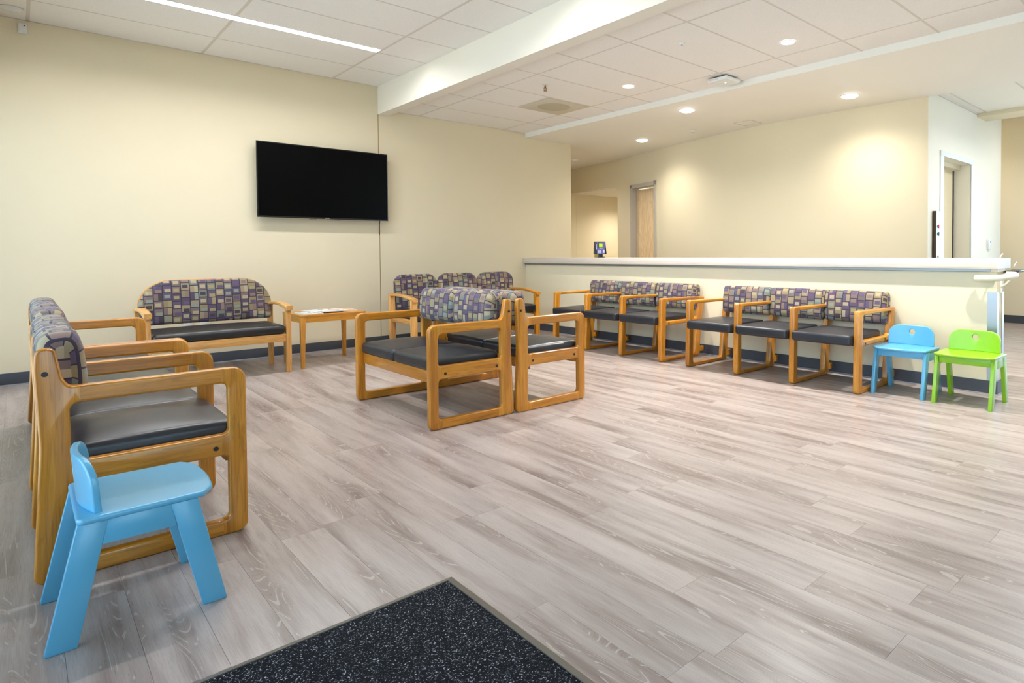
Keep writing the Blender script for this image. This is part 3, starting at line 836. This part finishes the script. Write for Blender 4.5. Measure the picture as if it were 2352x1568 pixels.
SLED = split_bm(extrude2d([OUT, WIN1, WIN2], TF, 0.009, 'xz', 0.0, 3), [(0, 0.083), (0, 0.482)], sled_class)
SLED_MAT = dict(front_leg='oak_z', back_post='oak_z', arm='oak_x', seat_rail='oak_x', runner='oak_x')
BOLT = cyl(0.0085, 0.003, 14, axis='y')
def sup(cx, cz, hx, hz, e, n=28, rot=0.0):
    pts = []
    for k in range(n):
        a = 2 * math.pi * k / n; ca, sa = math.cos(a), math.sin(a)
        x = hx * math.copysign(abs(ca) ** (2 / e), ca); z = hz * math.copysign(abs(sa) ** (2 / e), sa)
        pts.append((cx + x * math.cos(rot) - z * math.sin(rot), cz + x * math.sin(rot) + z * math.cos(rot)))
    return pts
BACK_PROF = sup(0.520, 0.688, 0.062, 0.120, 3.5, 36, math.radians(-5))
meshcache = {}
def sled_sofa(name, n, width, mids, loc, rz, label, cat, group):
    root = empty(name, loc, rz); tag(root, label, cat, group)
    ys = [0.0] + [m - TF / 2 for m in mids] + [width - TF]
    for y in ys:
        fr = {k: link(k, me, M[SLED_MAT[k]], root, (0, y, 0)) for k, me in SLED.items()}
        yb_ = -0.0005 if y == ys[0] else (TF + 0.0005 if y == ys[-1] else None)
        if yb_ is not None:
            for bx_, bz_, k in ((0.103, 0.337, 'seat_rail'), (0.470, 0.337, 'seat_rail'), (0.567, 0.685, 'back_post')): link('bolt', BOLT, M['hole'], fr[k], (bx_, yb_, bz_))
    link('front_rail', box(0.044, 0.066, TF, width - TF, 0.272, 0.350, 0.004), M['oak_y'], root)
    link('rear_rail', box(0.46, 0.482, TF, width - TF, 0.272, 0.345, 0.004), M['oak_y'], root)
    inner = (width - 2 * TF) / n
    for i in range(n):
        a = TF + inner * i; b = a + inner
        link('seat_cushion', rbox(0.028, 0.515, a + 0.002, b - 0.002, 0.346, 0.428, 0.026, 0.028), M['vinyl'], root)
        link('back_cushion', roll_cushion(BACK_PROF, a + (0.03 if i == 0 else 0.0), b - (0.03 if i == n - 1 else 0.0), 0.044, uoff=0.31 * i, mid=0.004), M['fabric'], root)
    return root
LW = 1.147
sled_sofa('two_seat_bench', 2, LW, [], (1.740, 3.43, 0), 0.0, 'oak two-seat bench of the back-to-back pair, nearer the magazine table', 'bench', 'oak sled-base benches')
sled_sofa('two_seat_bench', 2, LW, [], (2.958, 3.415 + LW, 0), math.pi, 'oak two-seat bench of the back-to-back pair, facing the reception counter', 'bench', 'oak sled-base benches')
sled_sofa('two_seat_bench', 2, 1.155, [0.577], (0.620, 2.722 + 1.155, 0), math.pi, 'oak two-seat bench with a middle arm, beside the small blue chair in front', 'bench', 'oak sled-base benches')
sled_sofa('three_seat_bench', 3, 1.56, [], (0.628, 3.895 + 1.56, 0), math.pi, 'long oak bench behind the middle-arm bench, nearest the settee', 'bench', 'oak sled-base benches')

# ------------------------------------------------------------------ ganged chairs along the counter (front x=0 -> wall +x)
GT = 0.049
G_OUT = fillet([(0.0, 0, 0.02), (0.598, 0, 0.03), (0.640, 0.36, 0.6), (0.684, 0.612, 0.018), (0.018, 0.623, 0.022)], 5)
G_W1 = fillet([(0.074, 0.393, 0.016), (0.566, 0.393, 0.02), (0.604, 0.586, 0.016), (0.080, 0.588, 0.028)], 5)
G_W2 = fillet([(0.066, 0.033, 0.02), (0.520, 0.030, 0.03), (0.558, 0.355, 0.016), (0.072, 0.355, 0.018)], 5)
def gang_class(c):
    if c.x < 0.104: return 'front_leg'
    if c.x > 0.500 and not (c.z > 0.584 and c.x < 0.59): return 'rear_leg'
    return 'arm' if c.z > 0.5 else ('seat_rail' if c.z > 0.2 else 'runner')
GANG = split_bm(extrude2d([G_OUT, G_W1, G_W2], GT, 0.009, 'xz', 0.0, 3), [(0, 0.104), (0, 0.500), (0, 0.59)], gang_class)
GANG_MAT = dict(front_leg='oak_z', rear_leg='oak_z', arm='oak_x', seat_rail='oak_x', runner='oak_x')
G_BACK = sup(0.600, 0.606, 0.052, 0.132, 3.6, 32, math.radians(-7))
def gang(centres, label):
    y0 = min(centres)
    root = empty('three_seat_gang_chair', (4.440, y0 - GT / 2, 0)); tag(root, label, 'chair', 'three-seat gang chairs along the counter')
    cs = sorted(c - y0 for c in centres)
    for c in cs:
        fr = {k: link(k, me, M[GANG_MAT[k]], root, (0, c, 0)) for k, me in GANG.items()}
        link('wall_bumper', box(0.60, 0.682, 0.008, GT - 0.008, 0.036, 0.092, 0.004), M['oak_x'], fr['rear_leg'])
        if c == cs[0]:
            for bx_, bz_ in ((0.115, 0.371), (0.47, 0.372)): link('bolt', BOLT, M['hole'], fr['seat_rail'], (bx_, -0.0005, bz_))
    for a, b in zip(cs, cs[1:]):
        i = cs.index(a)
        link('seat_cushion', rbox(-0.040, 0.505, a + GT + 0.001, b - 0.001, 0.362, 0.438, 0.018, 0.022, dip=0.014), M['vinyl'], root)
        link('back_cushion', roll_cushion(G_BACK, a + GT * 0.55, b + GT * 0.40, 0.022, uoff=0.27 * i, mid=0.003), M['fabric'], root)
        link('support_rail', box(0.10, 0.135, a + GT, b, 0.345, 0.364, 0.003), M['black'], root)
    return root
gang([2.043, 2.585, 3.130, 3.672], 'oak gang of three chairs against the counter, next to the small blue chair')
gang([4.020, 4.575, 5.130, 5.682], 'oak gang of three chairs against the counter, next to the corner')

# ------------------------------------------------------------------ rounded-back seating along the television wall
def arm_pts(y_front, y_back, z_front, z_back, bow, th, nose=0.0):
    top, bot = [], []
    N = 10
    for k in range(N + 1):
        t = k / N; y = y_front + (y_back - y_front) * t
        z = z_front + (z_back - z_front) * t + bow * math.sin(math.pi * t)
        top.append((y, z)); bot.append((y, z - th - (nose * (1 - t) ** 4)))
    return top + bot[::-1]
def round_back(x0, x1, z0, z1, rx, rz, rb):
    pts = []
    def arc(cx, cz, ax, az, a0, a1, n=9):
        for k in range(n + 1):
            a = math.radians(a0 + (a1 - a0) * k / n); pts.append((cx + ax * math.cos(a), cz + az * math.sin(a)))
    arc(x1 - rx, z1 - rz, rx, rz, 0, 90); arc(x0 + rx, z1 - rz, rx, rz, 90, 180)
    arc(x0 + rb, z0 + rb, rb, rb, 180, 270, 4); arc(x1 - rb, z0 + rb, rb, rb, 270, 360, 4)
    return pts
def leg_frame(root, x, w, yf, yr, fd, rd, z_arm_f, z_arm_r, bow, arm_w, nose, rail, mats, splay=0.02):
    """front leg, rear leg, side rail and bowed arm of one side at x (left edge), width w"""
    link('front_leg', box(x, x + w, yf, yf + fd, 0, z_arm_f - 0.02, 0.003), mats['z'], root)
    link('rear_leg', hexa([(x, yr, 0), (x + w, yr, 0), (x + w, yr + rd, 0), (x, yr + rd, 0)], [(x, yr + splay, z_arm_r - 0.015), (x + w, yr + splay, z_arm_r - 0.015), (x + w, yr + rd + splay, z_arm_r - 0.015), (x, yr + rd + splay, z_arm_r - 0.015)], 0.003), mats['z'], root)
    link('side_rail', box(x + w * 0.2, x + w * 0.8, yf + fd, yr + 0.01, rail[0], rail[1], 0.003), mats['y'], root)
    bm = extrude2d([arm_pts(yf - 0.022, yr + rd + splay + 0.004, z_arm_f, z_arm_r, bow, 0.028, nose)], arm_w, 0.008, 'yz', x + w / 2 - arm_w / 2, 2)
    link('arm', from_bm(bm, True, 40), mats['y'], root)
PM = dict(x=M['pale_x'], y=M['pale_y'], z=M['pale_z'])
# settee
st = empty('settee', (0.70, 6.135, 0)); tag(st, 'oak settee with one wide rounded back, beside the magazine table', 'settee')
for x in (0.0, 1.026): leg_frame(st, x, 0.042, 0.0, 0.545, 0.042, 0.042, 0.604, 0.607, 0.024, 0.058, 0.014, (0.28, 0.345), PM)
link('front_rail', box(0.042, 1.026, 0.008, 0.032, 0.280, 0.350, 0.003), PM['x'], st)
link('rear_rail', box(0.042, 1.026, 0.52, 0.542, 0.290, 0.350, 0.003), PM['x'], st)
link('seat_cushion', rbox(0.046, 1.022, -0.012, 0.545, 0.350, 0.432, 0.036, 0.022, n=12), M['vinyl_black'], st)
bk = link('backrest', panel_cushion(round_back(0.030, 1.058, 0.458, 0.846, 0.25, 0.235, 0.035), 0.066, 0.014, 0.14, 0.458), M['fabric'], st)
bk.location = (0, 0.565, 0)
link('back_panel', extr := from_bm(extrude2d([round_back(0.026, 1.062, 0.454, 0.851, 0.252, 0.237, 0.035)], 0.014, 0.003, 'xz', 0.0)), PM['x'], st, (0, 0.604, 0.0), (0, 0, 0))
for v in extr.vertices: v.co.y += 0.14 * (v.co.z - 0.458)
# gang of three rounded chairs
gr = empty('three_seat_rounded_gang_chair', (2.952, 6.19, 0)); tag(gr, 'gang of three chairs with separate rounded backs against the television wall corner', 'chair')
UNIT = 0.5365
for i in range(4): leg_frame(gr, UNIT * i, 0.060, 0.0, 0.52, 0.050, 0.050, 0.592, 0.628, 0.020, 0.060, 0.006, (0.315, 0.365), dict(x=M['oak_x'], y=M['oak_y'], z=M['oak_z']) if i else PM)
for i in range(3):
    x = 0.060 + UNIT * i
    link('seat_cushion', rbox(x + 0.004, x + UNIT - 0.066, -0.018, 0.50, 0.355, 0.445, 0.024, 0.018), M['vinyl_black'], gr)
    p = link('backrest', panel_cushion(round_back(x - 0.001 - 0.001, x + UNIT - 0.004, 0.425, 0.838, 0.12, 0.115, 0.04), 0.056, 0.012, 0.12, 0.43, uoff=0.4 * i), M['fabric'], gr)
    p.location = (0, 0.545, 0)
    link('support_rail', box(x, x + UNIT - 0.06, 0.06, 0.09, 0.335, 0.357, 0.003), M['black'], gr)

# ------------------------------------------------------------------ magazine table
tb = empty('side_table', (1.860, 6.185, 0)); tag(tb, 'low oak side table with tapered legs holding magazines', 'table')
TW, TD = 0.602, 0.545
link('table_top', box(0, TW, 0, TD, 0.484, 0.503, 0.002), M['tab_x'], tb)
link('apron', box(0.045, TW - 0.045, 0.003, 0.022, 0.430, 0.484), M['tab_x'], tb)
link('apron', box(0.045, TW - 0.045, TD - 0.022, TD - 0.003, 0.430, 0.484), M['tab_x'], tb)
link('apron', box(0.003, 0.022, 0.045, TD - 0.045, 0.430, 0.484), M['tab_y'], tb)
link('apron', box(TW - 0.022, TW - 0.003, 0.045, TD - 0.045, 0.430, 0.484), M['tab_y'], tb)
for x, sx in ((0.002, 1), (TW - 0.002, -1)):
    for y, sy in ((0.002, 1), (TD - 0.002, -1)):
        a, b = 0.045, 0.030
        def q(w, z):
            o_ = (0.045 - w) * 0.2
            xs = sorted((x + sx * o_, x + sx * (o_ + w))); ys_ = sorted((y + sy * o_, y + sy * (o_ + w)))
            return [(xs[0], ys_[0], z), (xs[1], ys_[0], z), (xs[1], ys_[1], z), (xs[0], ys_[1], z)]
        link('leg', hexa(q(b, 0), q(a, 0.484), 0.002), M['tab_z'], tb)
def magazine(cx, cy, z, w, l, t, rot, cols, label, seed):
    o = empty('magazine', (cx, cy, z), rot); tag(o, label, 'magazine', 'magazines on the side table')
    link('pages', box(-w / 2 + .001, w / 2 - .001, -l / 2 + .001, l / 2 - .001, 0.0006, t - 0.0006), M['paper'], o)
    cm = cover_mat('cover_%d' % seed, cols, seed * 3.3)
    link('cover', boxes([(-w / 2, w / 2, -l / 2, l / 2, t - 0.0006, t), (-w / 2, w / 2, -l / 2, l / 2, 0, 0.0006), (-w / 2 - 0.0006, -w / 2, -l / 2, l / 2, 0, t)]), cm, o)
magazine(1.985, 6.345, 0.503, 0.205, 0.275, 0.006, -0.12, [(196, 214, 222), (236, 234, 228), (210, 222, 224), (226, 200, 184), (240, 240, 238), (150, 178, 196)], 'pale blue magazine at the settee end of the table', 1)
magazine(2.105, 6.480, 0.509, 0.205, 0.275, 0.006, 0.08, [(240, 240, 240), (226, 228, 232), (246, 246, 246), (210, 214, 222)], 'white magazine tucked under the middle one', 2)
magazine(2.20, 6.360, 0.515, 0.205, 0.275, 0.007, -0.16, [(240, 238, 236), (222, 196, 176), (246, 244, 242), (140, 132, 128), (236, 210, 214), (244, 242, 240)], 'magazine with a face on its cover in the middle of the table', 3)
magazine(2.342, 6.470, 0.503, 0.205, 0.275, 0.007, -0.10, [(244, 236, 230), (232, 196, 120), (236, 170, 160), (246, 244, 240), (206, 220, 228), (226, 150, 96)], 'colourful magazine at the far end of the table', 4)

# ------------------------------------------------------------------ small children's chairs (front x=0 -> back x=0.42)
def kid_chair(loc, rz, mat, label):
    root = empty('childs_chair', loc, rz); tag(root, label, 'chair', 'small painted children\'s chairs')
    Wd = 0.396; th = 0.024
    pts = fillet([(0.055, 0.006, 0.012)] + [(0.032 - 0.018 * math.sin(math.pi * k / 8), 0.006 + (Wd - 0.012) * k / 8, 0) for k in range(1, 8)] + [(0.055, Wd - 0.006, 0.012), (0.347, Wd, 0.02), (0.347, 0.0, 0.02)], 4)
    link('seat', from_bm(extrude2d([pts], 0.018, 0.007, 'xy', 0.332, 3), True, 40), mat, root)
    for y in (0.008, Wd - 0.008 - th):
        link('leg', hexa([(0.0, y, 0), (0.063, y, 0), (0.063, y + th, 0), (0.0, y + th, 0)], [(0.070, y, 0.333), (0.138, y, 0.333), (0.138, y + th, 0.333), (0.070, y + th, 0.333)], 0.003), mat, root)
        link('leg', hexa([(0.350, y, 0), (0.418, y, 0), (0.418, y + th, 0), (0.350, y + th, 0)], [(0.279, y, 0.333), (0.345, y, 0.333), (0.345, y + th, 0.333), (0.279, y + th, 0.333)], 0.003), mat, root)
        link('side_apron', hexa([(0.1235, y + .001, 0.266), (0.2935, y + .001, 0.266), (0.2935, y + th - .001, 0.266), (0.1235, y + th - .001, 0.266)], [(0.1365, y + .001, 0.333), (0.2805, y + .001, 0.333), (0.2805, y + th - .001, 0.333), (0.1365, y + th - .001, 0.333)], 0.001), mat, root)
    for x in (0.078, 0.318): link('cross_apron', box(x, x + 0.018, 0.008 + th, Wd - 0.008 - th, 0.280, 0.333, 0.002), mat, root)
    # backrest: rounded panel with a finger hole, bowed in plan
    z0, z1, hw = 0.349, 0.497, 0.168
    outl = fillet([(-hw, z0, 0.0), (hw, z0, 0.0), (hw, z1, 0.075), (-hw, z1, 0.075)], 8)
    # densify the straight runs so that the bow is smooth
    dense = []
    for i in range(len(outl)):
        a, b = Vector(outl[i]), Vector(outl[(i + 1) % len(outl)]); m = max(1, int((b - a).length / 0.03))
        for k in range(m): dense.append(tuple(a + (b - a) * k / m))
    hole = [(0.021 * math.cos(2 * math.pi * k / 20), 0.447 + 0.021 * math.sin(2 * math.pi * k / 20)) for k in range(20)]
    bm = extrude2d([dense, hole], 0.018, 0.004, 'xz', -0.009, 2)
    for k in range(1, 16):
        bmesh.ops.bisect_plane(bm, geom=bm.verts[:] + bm.edges[:] + bm.faces[:], plane_co=(-hw + 2 * hw * k / 16, 0, 0), plane_no=(1, 0, 0), dist=1e-6)
    for v in bm.verts:
        y = v.co.x; d = v.co.y; z = v.co.z
        bow = 0.030 * (1 - (y / hw) ** 2)
        v.co = (0.298 + d + bow + (z - z0) * 0.07, Wd / 2 + y, z)
    link('backrest', from_bm(bm, True, 40), mat, root)
    return root
kid_chair((0.444, 2.214 + 0.396, 0), math.pi, M['blue'], 'small sky-blue chair in front of the oak bench by the mat')
kid_chair((4.580, 1.602, 0), 0.02, M['blue'], 'small sky-blue chair against the counter beside the green one')
kid_chair((4.572, 1.166, 0), 0.0, M['green'], 'small lime-green chair at the end of the counter')

# ------------------------------------------------------------------ entrance mat
mt = empty('entrance_mat', (0.997, 1.832, 0)); tag(mt, 'speckled black entrance mat with grey vinyl edging', 'mat')
MW, ML, E_ = 1.24, 1.83, 0.026
link('carpet', box(-MW + E_, -E_, -ML + E_, -E_, 0.0, 0.008, 0.002), M['carpet'], mt)
def edging(a, b):   # bevelled strip outer edge a->b, inner edge offset towards the mat
    (x0, y0), (x1, y1) = a, b
    cx, cy = -MW / 2, -ML / 2
    def inn(x, y): return (x + (E_ if x < cx else -E_), y + (E_ if y < cy else -E_))
    (i0, j0), (i1, j1) = inn(x0, y0), inn(x1, y1)
    return hexa([(x0, y0, 0), (x1, y1, 0), (i1, j1, 0), (i0, j0, 0)], [(x0, y0, 0.002), (x1, y1, 0.002), (i1, j1, 0.010), (i0, j0, 0.010)])
for a, b in (((-MW, 0), (0, 0)), ((0, 0), (0, -ML)), ((0, -ML), (-MW, -ML)), ((-MW, -ML), (-MW, 0))): link('edging', edging(a, b), M['edge'], mt)

# ------------------------------------------------------------------ reception counter
ct = empty('countertop', (XC, 1.279, 0.9315)); tag(ct, 'long pale woodgrain reception countertop', 'counter')
CL = YW - 1.279
link('slab', box(-0.05, 0.315, 0.0, CL, 0.004, 0.082, 0.002), M['laminate'], ct)
link('edge_band', box(-0.0505, 0.3155, -0.001, 0.002, 0.005, 0.081), M['laminate'], ct)
link('support_channel', boxes([(-0.022, 0.0, 0.05, CL, -0.016, 0.004), (-0.030, -0.022, 0.05, CL, -0.002, 0.004)]), M['alu'], ct)
link('sub_top', box(0.0, 0.18, 0.05, CL, -0.018, 0.004), M['laminate'], ct)
link('end_block', box(-0.02, 0.18, 0.002, 0.05, -0.018, 0.004), M['laminate'], ct)
def corner_guard(x, sx, label):
    o = empty('corner_guard', (x, 1.29, 0.102)); tag(o, label, 'corner guard')
    Lh = 0.66
    link('front_flange', box(*((-0.0025, 0.0) if sx > 0 else (0.0, 0.0025)), -0.0025, 0.062, 0, Lh), M['steel'], o)
    link('end_flange', box(*sorted((0.0, sx * 0.05)), -0.0025, 0.0, 0, Lh), M['steel'], o)
corner_guard(XC, 1, 'stainless corner guard on the counter end beside the green chair')
corner_guard(XC + 0.18, -1, 'stainless corner guard on the far corner of the counter end')
hr = empty('handrail', (XC, 1.29, 0.872)); tag(hr, 'ivory handrail wrapping round the end of the counter', 'handrail')
link('rail', tube(smooth_path([(-0.050, 0.125, -0.006), (-0.068, 0.09, -0.006), (-0.080, 0.04, -0.004), (-0.078, -0.03, 0.0), (-0.045, -0.075, 0.006), (0.02, -0.092, 0.012), (0.09, -0.094, 0.016), (0.12, -0.075, 0.018), (0.12, -0.03, 0.018)], 6), 0.024, 14), M['ivory'], hr)
link('wall_bracket', tube(smooth_path([(0.09, 0.0, -0.075), (0.075, -0.03, -0.06), (0.07, -0.06, -0.03), (0.07, -0.09, 0.0)], 4), 0.009, 10), M['ivory'], hr)
link('bracket_plate', box(0.065, 0.115, -0.006, 0.0, -0.12, -0.02, 0.003), M['ivory'], hr)
link('wall_bracket', tube([(-0.075, 0.05, -0.004), (0.0, 0.05, -0.03)], 0.009, 10), M['ivory'], hr)
ty = empty('counter_tray', (5.36, 1.20, 0.905)); tag(ty, 'thin dark tray under the end of the countertop', 'tray')
link('tray_plate', hexa([(-0.06, 0.0, 0.0), (0.10, 0.0, 0.0), (0.10, 0.09, 0.0), (-0.06, 0.09, 0.0)], [(-0.06, -0.02, 0.014), (0.16, -0.02, 0.014), (0.16, 0.09, 0.014), (-0.06, 0.09, 0.014)]), M['black'], ty)
link('rim', boxes([(-0.06, 0.17, -0.025, -0.02, 0.012, 0.018), (0.16, 0.17, -0.025, 0.09, 0.012, 0.018)]), M['alu'], ty)
for (hx, hy, hz, lb) in ((5.245, 1.30, 1.012, 'small white curled hook standing on the counter end'), (5.452, 1.255, 0.945, 'small white curled hook beside the counter tray')):
    hk = tag(link('curled_hook', tube(smooth_path([(hx, hy, hz), (hx + 0.004, hy - 0.004, hz + 0.014), (hx + 0.012, hy - 0.008, hz + 0.026), (hx + 0.022, hy - 0.012, hz + 0.034), (hx + 0.03, hy - 0.014, hz + 0.030)], 4), 0.004, 8), M['white']), lb, 'hook')

# time clock on the counter
tc = empty('time_clock', (5.36, 5.88, 1.0135)); tag(tc, 'violet keypad time clock with green screen on the counter', 'time clock')
tc.rotation_euler = (0, 0, math.radians(60))
link('base_plate', box(-0.04, 0.05, -0.055, 0.03, 0, 0.010, 0.003), M['black'], tc)
link('neck', box(-0.01, 0.03, -0.035, 0.015, 0.008, 0.06, 0.004), M['black'], tc)
link('case', hexa([(-0.028, -0.085, 0.042), (0.06, -0.085, 0.042), (0.06, 0.075, 0.042), (-0.028, 0.075, 0.042)], [(-0.012, -0.070, 0.205), (0.05, -0.070, 0.205), (0.05, 0.07, 0.205), (-0.012, 0.07, 0.205)], 0.008), M['black'], tc)
def face_rect(y0, y1, z0, z1, t):
    def xf(z): return -0.0285 + (z - 0.042) * 0.098 - t
    return hexa([(xf(z0), y0, z0), (xf(z0) + 0.004, y0, z0), (xf(z0) + 0.004, y1, z0), (xf(z0), y1, z0)], [(xf(z1), y0, z1), (xf(z1) + 0.004, y0, z1), (xf(z1) + 0.004, y1, z1), (xf(z1), y1, z1)])
cfp = link('faceplate', face_rect(-0.062, 0.044, 0.046, 0.198, 0.002), M['purple'], tc)
link('screen_surround', face_rect(-0.040, 0.026, 0.128, 0.186, 0.003), M['black'], cfp)
link('screen', face_rect(-0.032, 0.018, 0.132, 0.180, 0.004), M['lcd'], cfp)
for i in range(3):
    for j in range(4): link('key', face_rect(0.034 - 0.014 * (i + 1), 0.034 - 0.014 * i - 0.003, 0.056 + 0.011 * j, 0.064 + 0.011 * j, 0.004), M['keys'], cfp)
link('side_keys', face_rect(-0.054, -0.034, 0.06, 0.10, 0.004), M['keys'], cfp)
link('logo_strip', face_rect(-0.034, 0.012, 0.116, 0.121, 0.0035), M['white'], cfp)
link('badge_slot', face_rect(0.050, 0.058, 0.105, 0.17, 0.003), M['ivory'], tc)
tp = tag(link('backing_board', box(5.438, 5.446, 5.965, 6.075, 1.0135, 1.17), M['tan']), 'tan board standing behind the time clock', 'board')

# ------------------------------------------------------------------ corridor door, elevator, wall fittings
dn = Vector((crv_x(DY1) - crv_x(DY0), DY1 - DY0, 0)); dl = dn.length; da = math.atan2(dn.y, dn.x)
dr = empty('door_1', (crv_x(DY0), DY0, 0), da); tag(dr, 'wooden door with grey metal frame in the curved wall', 'door', kind='structure')
for a, b in ((-0.045, 0.012), (dl - 0.012, dl + 0.045)): link('jamb', box(a, b, -0.13, 0.018, 0, DZ + 0.05), M['grey_frame'], dr)
link('head', box(-0.045, dl + 0.045, -0.13, 0.018, DZ - 0.012, DZ + 0.05), M['grey_frame'], dr)
link('door_leaf', box(-dl + 0.03, 0.0, -0.045, 0.0, 0.008, DZ - 0.03, 0.002), M['leaf'], dr, (dl - 0.020, -0.075, 0), (0, 0, math.radians(9)))
link('backing', box(-0.1, dl + 0.1, -0.45, -0.40, 0, DZ + 0.1), M['wall'], dr)
el = empty('door_2', (ex0, Y_E, 0)); tag(el, 'recessed elevator doorway with pale metal frame', 'door', kind='structure')
link('door_panel', box(0.0, 0.93, 0.19, 0.22, 0, ez), plain('beige_enamel', (224, 208, 172), 0.4), el)
link('door_gap', box(0.925, 0.965, 0.186, 0.225, 0, ez - 0.06), M['hole'], el)
link('recess_head', box(0.0, 0.965, 0.12, 0.19, ez - 0.055, ez), M['wall'], el)
link('jamb_trim', box(-0.11, 0.0, -0.012, 0.0, 0, ez + 0.055), plain('pale_trim', (214, 214, 208), 0.4), el)
link('jamb_trim', box(0.965, 1.0, -0.012, 0.0, 0, ez + 0.055), bpy.data.materials['pale_trim'], el)
link('head_trim', box(-0.115, 1.03, -0.016, 0.0, ez, ez + 0.056), bpy.data.materials['pale_trim'], el)
cp = empty('elevator_panel', (7.0, Y_E, 0.60)); tag(cp, 'tall steel elevator call panel with red and black buttons', 'call panel')
link('housing', box(0.0, 0.115, -0.044, 0.0, 0, 0.90, 0.002), plain('bronze_metal', (74, 56, 38), 0.45, 0.3), cp)
efp = link('faceplate', box(0.002, 0.113, -0.048, -0.044, 0.002, 0.898), M['steel'], cp)
link('call_button', cyl(0.02, 0.012, 20, center=(0.058, -0.052, 0.735), axis='y'), M['red'], efp)
link('call_button', cyl(0.02, 0.012, 20, center=(0.058, -0.052, 0.655), axis='y'), M['black'], efp)
link('key_switch', cyl(0.016, 0.010, 20, center=(0.058, -0.052, 0.41), axis='y'), M['white'], efp)
th = empty('thermostat', (9.03, Y_E, 1.09)); tag(th, 'small white wall sensor beside the elevator doorway', 'thermostat')
link('housing', box(-0.05, 0.05, -0.03, 0.0, 0, 0.13, 0.006), M['white'], th)
link('display', box(0.0, 0.035, -0.033, -0.029, 0.085, 0.115), plain('blue_grey_display', (130, 150, 190), 0.3), th)
for (px_, lb, bl) in ((1.16, 'white wall outlet seen under the settee back, settee arm end', True), (1.293, 'white wall outlet seen under the settee back, television end', False)):
    op = empty('wall_outlet', (px_, YW, 0.36)); tag(op, lb, 'outlet', 'wall outlets behind the settee')
    opl = link('plate', box(-0.040, 0.040, -0.006, 0, 0, 0.115, 0.002), M['white'], op)
    for zz in (0.022, 0.067): link('socket', box(-0.018, 0.018, -0.0085, -0.005, zz, zz + 0.028, 0.001), M['paper'], opl)
